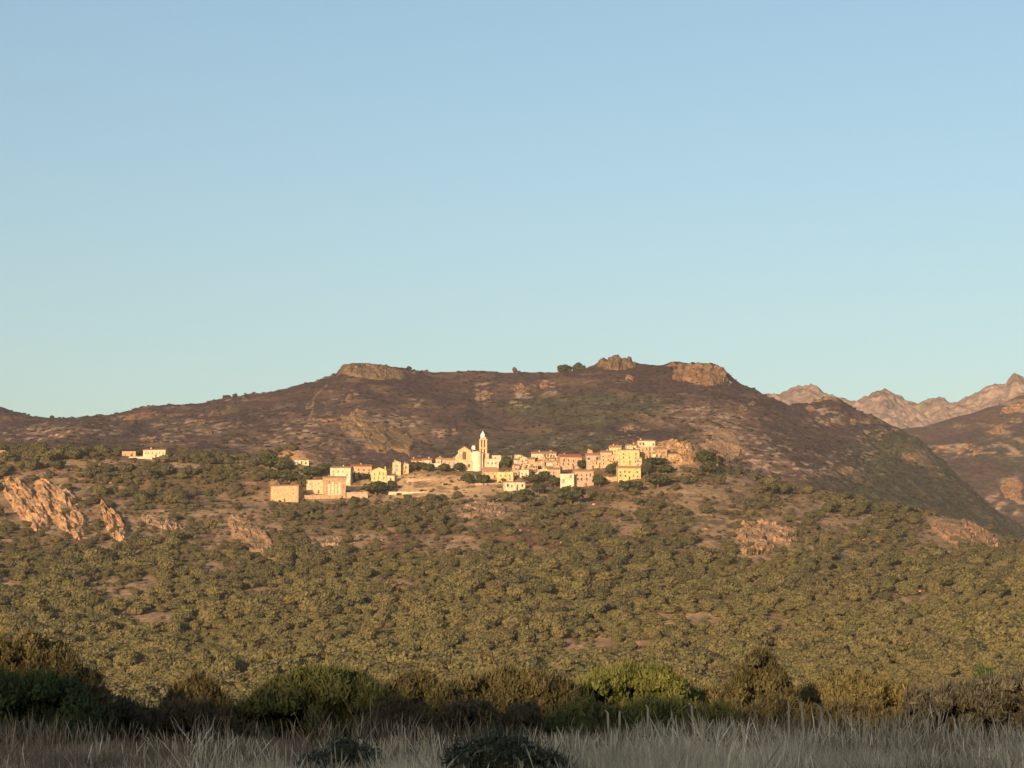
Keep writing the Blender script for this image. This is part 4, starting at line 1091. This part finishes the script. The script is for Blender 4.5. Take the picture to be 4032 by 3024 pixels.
for i, (lb, qx, qy, w, h) in enumerate([('left half of the dark tree clump on the skyline beside the middle summit', 2222, 1476, 64, 40), ('right half of the dark tree clump on the skyline beside the middle summit', 2280, 1474, 60, 40), ('tiny tree on the lowest saddle of the skyline', 205, 1652, 22, 16),
                                       ('tinier tree right beside the one on the lowest saddle', 234, 1654, 14, 12), ('small bushy tree on the skyline, first of two on the western ridge', 893, 1575, 32, 20), ('small bushy tree on the skyline, second of two on the western ridge', 925, 1567, 22, 16),
                                       ('small tree on the skyline at the end of the western dome', 1612, 1460, 22, 18)]):
    tree(lb, qx, qy, w, h, i % 4, back, 2990, 'trees on the skyline')

# ------------------------------------------------------------------ the bushes of the slope
def density(px, py):
    d = 0.42 + 0.58 * sstep(2130, 2270, py + 40 * fbm(px / 160, py / 90, 3, 141))
    d = np.maximum(d, 0.95 * (px < 1180) * sstep(1930, 1880, py) * sstep(1765, 1790, py))
    d = d * np.clip(1.15 + 0.7 * fbm(px / 130, py / 60, 3, 142), 0, 1.0)
    for k, (cx, cy, rx, ry) in enumerate(BARE):
        d = d * (1 - 0.88 * blob(px, py, cx, cy, rx * 0.98, ry * 0.98, warp=0.9, seed=k))
    d = d * (1 - 0.95 * ((px > 465) & (px < 690) & (py > 1780) & (py < 1822)))
    return d * (1 - ((py > 1720) & (px > 1180) & (px < 2640) & (py < 1950)))
N = 60000
ya = rng.uniform(880, 1835, N)
aa = rng.uniform(-0.30, 0.30, N)
xa = aa * ya
za = front.height(xa, ya)
qx, qy = pix(xa, ya, za)
dn = density(qx, qy)
keep = rng.random(N) < dn ** 1.5 * 0.9
xa, ya, za, qx, qy, dn = (q[keep] for q in (xa, ya, za, qx, qy, dn))
# keep a minimum distance so that crowns only just touch
size = np.clip(rng.gamma(2.8, 1.25, len(xa)), 1.4, 7.5) * (0.95 + 0.4 * fbm(xa / 60, ya / 60, 2, 151)) * (0.75 + 0.3 * dn)
ok = np.zeros(len(xa), bool)
cell = {}
for i in np.argsort(-size + rng.uniform(0, 4, len(size))):
    cxk, cyk = int(xa[i] // 14), int(ya[i] // 14)
    good = True
    for dx in (-1, 0, 1):
        for dy in (-1, 0, 1):
            for j in cell.get((cxk + dx, cyk + dy), ()):
                if math.hypot(xa[i] - xa[j], ya[i] - ya[j]) < 0.53 * (size[i] + size[j]):
                    good = False
    if good:
        ok[i] = True
        cell.setdefault((cxk, cyk), []).append(i)
size0 = size
# smaller bushes fill much of what is left between them
N2 = 30000
y2 = rng.uniform(880, 1835, N2); x2 = rng.uniform(-0.30, 0.30, N2) * y2
z2 = front.height(x2, y2); qx2, qy2 = pix(x2, y2, z2)
s2 = rng.uniform(0.9, 2.3, N2)
kp2 = rng.random(N2) < 0.5 * density(qx2, qy2) + 0.06
add = []
for i in np.nonzero(kp2)[0]:
    cxk, cyk = int(x2[i] // 14), int(y2[i] // 14)
    good = True
    for dx in (-1, 0, 1):
        for dy in (-1, 0, 1):
            for j in cell.get((cxk + dx, cyk + dy), ()):
                xj, yj, sj = (xa[j], ya[j], size0[j]) if j >= 0 else (x2[-j - 1], y2[-j - 1], s2[-j - 1])
                if math.hypot(x2[i] - xj, y2[i] - yj) < 0.66 * (s2[i] + sj):
                    good = False
    if good:
        add.append(i); cell.setdefault((cxk, cyk), []).append(-i - 1)
add = np.array(add)
xa, ya, za, qx, qy, size = (q[ok] for q in (xa, ya, za, qx, qy, size))
xa, ya, za, qx, qy, size = (np.concatenate([p, q[add]]) for p, q in ((xa, x2), (ya, y2), (za, z2), (qx, qx2), (qy, qy2), (size, s2)))
inview = (qx > -30) & (qx < 4062) & (qy < 2745)
# the 300 that show largest: the widest of the nearer, lower half of the slope
app = np.where(inview & (qy > 2230), size / ya, 0)
order = np.argsort(-app)
indiv = set(order[:290].tolist())
pg = np.clip(0.88 - 0.75 * sstep(2080, 2420, qy + 120 * fbm(qx / 300, qy / 120, 2, 145)), 0.1, 0.9)
kinds = np.where(rng.random(len(xa)) < pg, 6 + rng.integers(0, 5, len(xa)), rng.integers(0, 6, len(xa)))
ALL_ME = BUSH_ME + GREEN_ME
rots = rng.uniform(0, 6.28, len(xa))
sz = np.stack([size * rng.uniform(0.85, 1.15, len(xa)), size * rng.uniform(0.85, 1.15, len(xa)), size * rng.uniform(0.75, 1.15, len(xa)) * (1 + 0.25 * (size < 2.4))], 1)
first = {}
for i in sorted(indiv):
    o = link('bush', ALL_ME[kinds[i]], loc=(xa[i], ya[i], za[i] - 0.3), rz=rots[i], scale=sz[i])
    tag(o, 'large rounded olive-green bush in the thick scrub on the lower half of the slope', 'bush', 'bushes of the lower slope')
    first.setdefault(int(kinds[i]), o)
rest = np.array([i for i in range(len(xa)) if i not in indiv])

def scatter(name, pts, rot, scl, kind, protos, mat):
    """one mass of plants: a point per plant, each carrying a copy of a plant's mesh"""
    me = bpy.data.meshes.new(name)
    me.vertices.add(len(pts))
    me.vertices.foreach_set('co', np.asarray(pts, np.float32).ravel())
    for nm, ty, arr, key in (('rot', 'FLOAT_VECTOR', rot, 'vector'), ('scl', 'FLOAT_VECTOR', scl, 'vector'), ('sort', 'INT', kind, 'value')):
        a_ = me.attributes.new(nm, ty, 'POINT')
        a_.data.foreach_set(key, np.asarray(arr, np.int32 if ty == 'INT' else np.float32).ravel())
    me.materials.append(mat)
    o = link(name, me)
    ng = bpy.data.node_groups.new(name, 'GeometryNodeTree')
    ng.interface.new_socket('Geometry', in_out='INPUT', socket_type='NodeSocketGeometry')
    ng.interface.new_socket('Geometry', in_out='OUTPUT', socket_type='NodeSocketGeometry')
    N_, L_ = ng.nodes, ng.links
    gi, go, jn = N_.new('NodeGroupInput'), N_.new('NodeGroupOutput'), N_.new('GeometryNodeJoinGeometry')
    def named(nm, ty):
        q = N_.new('GeometryNodeInputNamedAttribute'); q.data_type = ty; q.inputs['Name'].default_value = nm
        return q.outputs['Attribute']
    e2r = N_.new('FunctionNodeEulerToRotation')
    L_.new(named('rot', 'FLOAT_VECTOR'), e2r.inputs[0])
    sc_, so_ = named('scl', 'FLOAT_VECTOR'), named('sort', 'INT')
    for k, p in protos.items():
        oi_ = N_.new('GeometryNodeObjectInfo'); oi_.inputs['Object'].default_value = p; oi_.inputs['As Instance'].default_value = True
        cm = N_.new('FunctionNodeCompare'); cm.data_type = 'INT'; cm.operation = 'EQUAL'
        L_.new(so_, cm.inputs[2]); cm.inputs[3].default_value = k
        ip = N_.new('GeometryNodeInstanceOnPoints')
        L_.new(gi.outputs[0], ip.inputs['Points']); L_.new(cm.outputs[0], ip.inputs['Selection'])
        L_.new(oi_.outputs['Geometry'], ip.inputs['Instance']); L_.new(e2r.outputs[0], ip.inputs['Rotation']); L_.new(sc_, ip.inputs['Scale'])
        L_.new(ip.outputs[0], jn.inputs[0])
    L_.new(jn.outputs[0], go.inputs[0])
    md = o.modifiers.new('scatter', 'NODES'); md.node_group = ng
    return tag(o, kind='stuff')

scl = sz[rest]
scatter('hillside_scrub', np.stack([xa[rest], ya[rest], za[rest] - 0.3], 1), np.stack([np.zeros(len(rest)), np.zeros(len(rest)), rots[rest]], 1), scl, kinds[rest], first, M['bush'])
print('bushes', len(xa), 'of which in scrub', len(rest))

# low bushes on the plain between the meadow and the slope
N = 2600
yp = rng.uniform(112, 870, N); xp = rng.uniform(-0.42, 0.42, N) * yp
sp_ = rng.uniform(0.9, 2.4, N)
scatter('plain_scrub', np.stack([xp, yp, 0 * xp - 0.15], 1), np.stack([0 * xp, 0 * xp, rng.uniform(0, 6.28, N)], 1), np.stack([sp_, sp_, np.minimum(sp_ * 0.6, 1.05)], 1), rng.integers(0, 6, N), {k: o for k, o in first.items() if k < 6}, M['bush'])

# dry tufts between the bushes
M['straw'] = leaf_mat('straw tufts', (0.22, 0.15, 0.085), (0.13, 0.085, 0.05), (0.30, 0.21, 0.12))
TUFT_ME = []
for k in range(3):
    v, f, t = foliage(370 + k, lobes_round(90 + k, 4, 0.6), 110, 0.32, low=0.0, up=0.6)
    TUFT_ME.append(mesh_np('tuft', v, f, [M['straw'] if k < 2 else M['scrub']], fcolors=t))
tuftp = {}
for k, (tx_, ty_) in enumerate([(2760, 1975), (2810, 2010), (940, 2010)]):
    p = front.hit(tx_, ty_)
    o = link('dry_bush', TUFT_ME[k], loc=p, scale=(2.2, 2.2, 1.8))
    tag(o, ('straw coloured dry bush on the bare tan ground right of the village, upper one', 'straw coloured dry bush on the bare tan ground right of the village, lower one', 'brown dry bush on the bare ground below the peach barn, left')[k], 'bush')
    tuftp[k] = o
N = 9000
yt = rng.uniform(1250, 1815, N); at_ = rng.uniform(-0.27, 0.28, N)
xt = at_ * yt
zt = front.height(xt, yt)
tx_, ty_ = pix(xt, yt, zt)
kp = (rng.random(N) < 0.35 + 0.6 * sstep(-0.1, 0.4, fbm(xt / 30, yt / 30, 3, 171))) & ~((tx_ > 1180) & (tx_ < 2640) & (ty_ < 1880))
xt, yt, zt = xt[kp], yt[kp], zt[kp]
ts = rng.uniform(0.6, 1.9, len(xt))
scatter('dry_undergrowth', np.stack([xt, yt, zt - 0.15], 1), np.stack([0 * ts, 0 * ts, rng.uniform(0, 6.28, len(ts))], 1), np.stack([ts, ts, ts * rng.uniform(0.7, 1.2, len(ts))], 1), rng.integers(0, 3, len(ts)), tuftp, M['straw'])

# low scrub on the burnt hill behind
N = 11000
ys_ = rng.uniform(2050, 2985, N); as_ = rng.uniform(-0.27, 0.30, N)
xs_ = as_ * ys_
zs_ = back.height(xs_, ys_)
bx, by = pix(xs_, ys_, zs_)
dn = 0.42 + 0.6 * blob(bx, by, 3620, 1900, 360, 230, seed=13) + 0.5 * blob(bx, by, 2330, 1610, 330, 70, seed=11) + 0.5 * sstep(0.1, 0.5, fbm(xs_ / 150, ys_ / 150, 3, 161))
kp = rng.random(N) < dn
xs_, ys_, zs_ = xs_[kp], ys_[kp], zs_[kp]
lowp = {}
for k in range(3):
    p = back.hit(3300 + 150 * k, 1740 + 50 * k)
    o = link('low_bush', LOW_ME[k], loc=p, scale=(5, 5, 4.5))
    tag(o, 'low dark green bush on the ridge running down right of the village', 'bush', 'low bushes on the dark ridge')
    lowp[k] = o
ls = rng.uniform(1.0, 3.6, len(xs_))
scatter('ridge_scrub', np.stack([xs_, ys_, zs_ - 0.3], 1), np.stack([0 * ls, 0 * ls, rng.uniform(0, 6.28, len(ls))], 1), np.stack([ls, ls, ls * 0.8], 1), rng.integers(0, 3, len(ls)), lowp, M['scrub'])

# ------------------------------------------------------------------ foreground shrubs and grass
def shrub(label, px0, px1, py_top, Y, mat, n=9000, size=0.09, elong=2.6, up=1.0, seed=1, nl=9, name='shrub', group='shrubs along the far side of the meadow', stems=14, spread=0.6, shape=None, stem_mat='twig'):
    u = Y / FPX
    pc = at((px0 + px1) / 2, py_top - (18 if Y > 60 else 0), Y)
    w, h = (px1 - px0) * u, pc.z
    r = random.Random(seed)
    root = link(name, None, loc=(pc.x, Y, 0))
    tag(root, label, 'shrub', group)
    dep = min(w * 0.5, 3.0)
    lobes = []
    for i in range(nl * 8):
        q = (i + r.random()) / (nl * 8) * 2 - 1
        hh = h * (shape(q) if shape else (1 - 0.45 * q * q))
        s = min(max(w / nl * r.uniform(0.5, 1.0), 0.3), 0.8)
        lvl = (1.0, 0.72, 0.45, 0.95, 0.25, 0.85)[i % 6] * r.uniform(0.94, 1.05)
        lobes.append((q * (w * 0.5 - s * 0.6), r.uniform(-0.5, 0.5) * dep, max(hh * lvl - s * 0.6, 0.25), s, s, s * r.uniform(0.7, 1.2)))
    v, f, t = foliage(seed, lobes, int(n * 2.4), size * 0.75, up=up, elong=elong, spread=spread, low=-0.7, core=True, jit=0.5)
    # fine shoots standing out of the crown
    rs = np.random.default_rng(seed + 70)
    top = np.array([lb for i, lb in enumerate(lobes)])
    nt = int(n * 0.22)
    k = rs.integers(0, len(top), nt)
    a_ = rs.uniform(0, 2 * np.pi, nt); e_ = rs.uniform(0.25, 1.5, nt)
    d_ = np.stack([np.cos(a_) * np.cos(e_), np.sin(a_) * np.cos(e_), np.sin(e_)], 1)
    p0 = top[k, :3] + top[k, 3:] * d_ * 0.85
    dv = d_ * 0.55 + np.array([0, 0, 0.8]) + rs.normal(size=(nt, 3)) * 0.25
    dv /= np.linalg.norm(dv, axis=1)[:, None]
    ln = rs.uniform(0.15, 0.48, nt)[:, None] * min(1, h / 1.6)
    sd = np.stack([np.cos(a_), -np.sin(a_), 0 * a_], 1) * (0.016 if Y > 60 else 0.008)
    q4 = np.stack([p0 - sd, p0 + sd, p0 + dv * ln + sd * 0.6, p0 + dv * ln - sd * 0.6], 1).reshape(-1, 3)
    f = np.concatenate([f, np.arange(4 * nt).reshape(-1, 4) + len(v)]); v = np.concatenate([v, q4]); t = np.concatenate([t, rs.random(nt)])
    v[:, 2] = np.maximum(v[:, 2], -0.1)
    link('crown', mesh_np('crown', v, f, [mat], fcolors=t), root)
    b = MB()
    for i in range(stems):
        q = r.uniform(-0.95, 0.95)
        hh = h * (shape(q) if shape else (1 - 0.45 * q * q))
        x0 = q * w * 0.45
        pts = [(x0 * 0.8, r.uniform(-0.3, 0.3), -0.1), (x0 * 0.95 + r.uniform(-0.1, 0.1), r.uniform(-0.4, 0.4), hh * 0.5), (x0 * 1.05 + r.uniform(-0.25, 0.25), r.uniform(-0.6, 0.6), hh * r.uniform(0.88, 1.08))]
        b.tube(pts, [0.035, 0.022, 0.007], 5)
    b.build('branch', M[stem_mat], root)
    return root

G1 = leaf_mat('dark green shrub', (0.045, 0.07, 0.026), (0.055, 0.075, 0.026), (0.10, 0.11, 0.036))
G2 = leaf_mat('olive brown shrub', (0.105, 0.085, 0.036), (0.11, 0.085, 0.038), (0.20, 0.15, 0.065))
G3 = leaf_mat('mid green shrub', (0.075, 0.088, 0.028), (0.08, 0.088, 0.03), (0.15, 0.135, 0.045))
G4 = leaf_mat('reddish olive shrub', (0.098, 0.082, 0.036), (0.098, 0.082, 0.036), (0.17, 0.138, 0.058))
G10 = leaf_mat('dark olive shrub', (0.062, 0.055, 0.024), (0.066, 0.057, 0.025), (0.12, 0.10, 0.042))
G5 = leaf_mat('yellow green shrub', (0.10, 0.108, 0.028), (0.105, 0.11, 0.03), (0.175, 0.165, 0.048))
G6 = leaf_mat('rusty yellow shrub', (0.118, 0.094, 0.038), (0.122, 0.096, 0.04), (0.20, 0.155, 0.062))
G7 = leaf_mat('dry grey brown shrub', (0.085, 0.076, 0.05), (0.09, 0.078, 0.052), (0.15, 0.13, 0.085))
G8 = leaf_mat('dead red brown undergrowth', (0.082, 0.064, 0.036), (0.084, 0.066, 0.036), (0.14, 0.11, 0.06))
G9 = leaf_mat('grey green bush', (0.058, 0.062, 0.036), (0.062, 0.066, 0.038), (0.20, 0.20, 0.14))
shrub('tallest shrub, dark green below and brownish on top, leftmost at the meadow edge', -160, 430, 2560, 74, G2, 17000, 0.09, 2.6, seed=1, nl=11, shape=lambda q: 1 - 0.5 * max(0, q) ** 2)
shrub('dense dark green shrub added for the shaded lower part of the leftmost one', -150, 400, 2690, 71, G1, 13000, 0.09, 1.8, seed=2, nl=9, shape=lambda q: 1 - 0.5 * max(0, q) ** 2)  # no separate plant: dark foliage added as the leftmost shrub's own shade
shrub('small olive-brown shrub between the leftmost shrub and the green dome', 630, 920, 2700, 80, G2, 7000, 0.08, 2.4, seed=3, nl=6)
shrub('green dome shaped shrub with fine upright sprays left of centre', 960, 1560, 2676, 79, G3, 15000, 0.085, 3.0, seed=4, nl=11, shape=lambda q: 1 - 0.42 * q * q)
shrub('reddish-brown shrub joined to the right of the green dome', 1470, 1800, 2690, 82, G4, 9000, 0.085, 2.8, seed=5, nl=7)
shrub('wide reddish-olive shrub in the middle of the row', 1760, 2270, 2676, 84, G4, 14000, 0.085, 2.8, seed=6, nl=10, shape=lambda q: 1 - 0.22 * q * q)
shrub('bright yellow-green dome shaped shrub right of centre', 2240, 2740, 2648, 88, G5, 14000, 0.085, 2.2, seed=7, nl=10, shape=lambda q: 1 - 0.38 * q * q)
shrub('tall loose olive shrub with open twigs rising above the row', 2830, 3140, 2575, 90, G10, 11000, 0.09, 2.2, seed=8, nl=7, spread=0.6, stems=30, shape=lambda q: 1 - 0.55 * abs(q))
shrub('low olive shrub filling the gap right of the yellow-green dome', 2680, 2900, 2750, 90, G2, 5000, 0.085, 2.4, seed=18, nl=6)
shrub('broad rusty-yellow shrub with feathery tops', 3120, 3640, 2694, 96, G6, 12000, 0.085, 3.0, seed=9, nl=10, shape=lambda q: 1 - 0.3 * q * q)
shrub('grey-brown twiggy shrub at the right end of the row', 3560, 4140, 2690, 78, G7, 14000, 0.08, 3.2, seed=10, nl=10, shape=lambda q: 0.86 + 0.14 * q if q < 0.3 else 0.93)
shrub('dark green pointed shrub poking out of the grey-brown twiggy one', 3820, 3940, 2668, 80, G1, 2600, 0.08, 2.0, seed=11, nl=3)
shrub('dead red-brown undergrowth between the leftmost and the olive-brown shrub', 390, 980, 2775, 78, G8, 9000, 0.07, 3.4, seed=12, nl=14, shape=lambda q: 0.72 + 0.16 * math.sin(q * 7.3) + 0.12 * math.sin(q * 17.1 + 1))
shrub('dead red-brown undergrowth in front of the green dome', 1450, 2120, 2775, 76, G8, 9000, 0.07, 3.4, seed=13, nl=16, shape=lambda q: 0.72 + 0.16 * math.sin(q * 7.3) + 0.12 * math.sin(q * 17.1 + 1))
shrub('dark low undergrowth in front of the yellow-green dome', 2150, 2900, 2772, 79, G3, 10000, 0.07, 3.2, seed=14, nl=10, shape=lambda q: 0.72 + 0.16 * math.sin(q * 7.3) + 0.12 * math.sin(q * 17.1 + 1))
shrub('dark low undergrowth in front of the rusty-yellow shrub', 2880, 3700, 2778, 80, G2, 11000, 0.07, 3.2, seed=15, nl=11, shape=lambda q: 0.72 + 0.16 * math.sin(q * 7.3) + 0.12 * math.sin(q * 17.1 + 1))
shrub('olive shrub ending the row beyond the leftmost tall one', -900, -120, 2640, 76, G2, 9000, 0.09, 2.4, seed=21, nl=12)
shrub('olive shrub ending the row beyond the grey-brown twiggy one', 4120, 4900, 2680, 80, G4, 9000, 0.09, 2.4, seed=22, nl=12)
shrub('grey-green bush standing in the grass, left of the two in the meadow', 1180, 1500, 2920, 37, G9, 5500, 0.05, 2.2, up=0.7, seed=16, nl=8, group='bushes in the meadow grass', spread=0.7, stems=40, shape=lambda q: 0.8 - 0.4 * abs(q - 0.3) + 0.2 * math.sin(q * 9))
shrub('dark green bush with pale leaf tips in the grass, right of the two', 1780, 2250, 2898, 35, G9, 8500, 0.05, 2.0, up=0.6, seed=17, nl=10, group='bushes in the meadow grass', spread=0.7, stems=60, shape=lambda q: 0.85 - 0.35 * abs(q + 0.2) + 0.15 * math.sin(q * 11))

# pale posts
for i, (qx_, y0, y1, lean, lb) in enumerate([(2391, 2795, 2857, 0.05, 'leftmost'), (2442, 2798, 2849, -0.04, 'second from the left'), (2548, 2775, 2817, 0.02, 'third from the left'), (2725, 2768, 2838, 0.06, 'fourth from the left'), (3107, 2762, 2827, -0.02, 'third from the right'), (3154, 2754, 2814, 0.10, 'second from the right'), (3228, 2770, 2817, 0.16, 'rightmost')]):
    Yp = 52.0
    p = at(qx_, y0, Yp)
    b = MB()
    r = random.Random(i)
    hh = p.z
    b.tube([(lean * 1.2, 0, -0.2), (lean * 0.5, 0, hh * 0.5), (r.uniform(-0.02, 0.02), 0, hh - 0.08), (-lean * 0.5 - 0.03, 0, hh)], [0.032, 0.03, 0.026, 0.014], 7)
    o = b.build('weathered_post', M['post'], None, (p.x, Yp, 0))
    tag(o, f'thin weathered pale post above the grass, {lb} of the seven posts', 'post', 'pale posts in the meadow')

def grass(name, N, ylo, yhi, hmin, hmax, wid, mat, seed, dens=None, heads=False, tall=None):
    r = np.random.default_rng(seed)
    y = ylo + (yhi - ylo) * r.random(N) ** 0.9
    x = r.uniform(-0.30, 0.30, N) * y
    if dens is not None:
        kp = r.random(N) < dens(x, y)
        x, y = x[kp], y[kp]
    N = len(x)
    clump = 0.5 + 0.5 * fbm(x / 1.3, y / 1.3, 3, seed + 1)
    h = (hmin + (hmax - hmin) * np.clip(0.25 + 0.6 * clump + 0.35 * (r.random(N) - 0.5), 0, 1.2))
    if tall is not None: h = h * tall(x, y)
    h = h * (0.70 + 0.6 * noise2(x / 2.2, y / 6.0, seed + 3)) * (0.8 + 0.4 * noise2(x / 0.5, y / 1.5, seed + 4))
    a = r.uniform(0, 2 * np.pi, N)
    lean = h * (0.08 + 0.6 * r.random(N) ** 2.2)
    dx, dy = np.cos(a) * lean, np.sin(a) * lean
    b_ = r.uniform(-0.6, 0.6, N)
    wx, wy = np.cos(b_) * wid * 0.5, np.sin(b_) * wid * 0.5
    z0 = np.full(N, -0.1)
    P = lambda fx, fz, k: np.stack([x + dx * fx + wx * k, y + dy * fx + wy * k, z0 + h * fz], 1)
    v = [P(0, 0, -1), P(0, 0, 1), P(0.3, 0.55, 0.8), P(0.3, 0.55, -0.8), P(0.75, 0.86, 1.4 if heads else 0.55), P(0.75, 0.86, -1.4 if heads else -0.55), P(1, 1, 0.15), P(1, 1, -0.15)]
    V = np.stack(v, 1).reshape(-1, 3)
    o8 = np.arange(N)[:, None] * 8
    F = np.concatenate([o8 + np.array([0, 1, 2, 3]), o8 + np.array([3, 2, 4, 5]), o8 + np.array([5, 4, 6, 7])])
    t = np.tile(np.clip(0.7 * r.random(N) + 0.6 * clump - 0.15, 0, 1), 3)
    return tag(link(name, mesh_np(name, V, F, [mat], fcolors=t)), kind='stuff')
GR1 = leaf_mat('dry pale grass', (0.42, 0.345, 0.235), (0.42, 0.345, 0.235), (0.90, 0.78, 0.57), 0.2)
GR2 = leaf_mat('brown grass stems', (0.13, 0.094, 0.066), (0.13, 0.094, 0.066), (0.58, 0.45, 0.31), 0.2)
for gm, green in ((GR1, (0.31, 0.28, 0.21)), (GR2, (0.10, 0.082, 0.062))):      # straw, grey-green and brown drifts
    gn, gl = gm.node_tree.nodes, gm.node_tree.links
    gb = gn['Principled BSDF']; src = gb.inputs['Base Color'].links[0].from_socket
    ge = gn.new('ShaderNodeNewGeometry')
    gf = noise_node(gn, gl, 0.55, 3, 0.6, vec=ge.outputs['Position'])
    gc = mixc(gn, gl, ramp(gn, gl, gf, 0.42, 0.66), src, green)
    gl.new(gc, gb.inputs['Base Color'])
    for nd in gn:
        if nd.type == 'BSDF_TRANSLUCENT': gl.new(gc, nd.inputs['Color'])
def rightish(x, y):
    a = x / y + 0.02 * fbm(x / 5, y / 5, 3, 201)
    return np.clip(0.12 + 0.88 * sstep(0.0, 0.05, a) + 0.6 * sstep(0.028, 0.008, np.abs(a + 0.115)) + 0.8 * sstep(0.022, 0.008, np.abs(a + 0.045)), 0, 1)
lowleft = lambda x, y: 0.72 + 0.28 * sstep(-0.02, 0.05, x / y)
grass('meadow_grass', 95000, 22, 44, 0.35, 1.0, 0.011, GR1, 301, rightish, tall=lowleft)
grass('dry_grass_stems', 80000, 22, 58, 0.35, 1.0, 0.010, GR2, 302, tall=lowleft)
grass('brown_grass_stems', 26000, 40, 74, 0.3, 0.75, 0.012, GR2, 304, tall=lowleft)
grass('tall_weeds', 9000, 44, 72, 0.4, 1.45, 0.013, GR2, 305, lambda x, y: sstep(0.05, 0.4, fbm(x / 3.0, y / 5.0, 3, 206)), heads=True)
grass('tall_grass_heads', 5200, 26, 56, 0.8, 1.35, 0.016, GR1, 303, rightish, heads=True, tall=lowleft)

# ------------------------------------------------------------------ evening haze
bpy.ops.mesh.primitive_cube_add(size=1, location=(0, 4000, 449))
hz = bpy.context.object
hz.name = hz.data.name = 'haze'
hz.scale = (12000, 8800, 904)
m = bpy.data.materials.new('evening haze'); m.use_nodes = True
nt = m.node_tree
nt.nodes.remove(nt.nodes['Principled BSDF'])
pv = nt.nodes.new('ShaderNodeVolumePrincipled')
pv.inputs['Color'].default_value = (0.84, 0.79, 0.82, 1)
pv.inputs['Density'].default_value = 0.000032
nt.links.new(pv.outputs[0], nt.nodes['Material Output'].inputs['Volume'])
hz.data.materials.append(m)
tag(hz, kind='stuff')
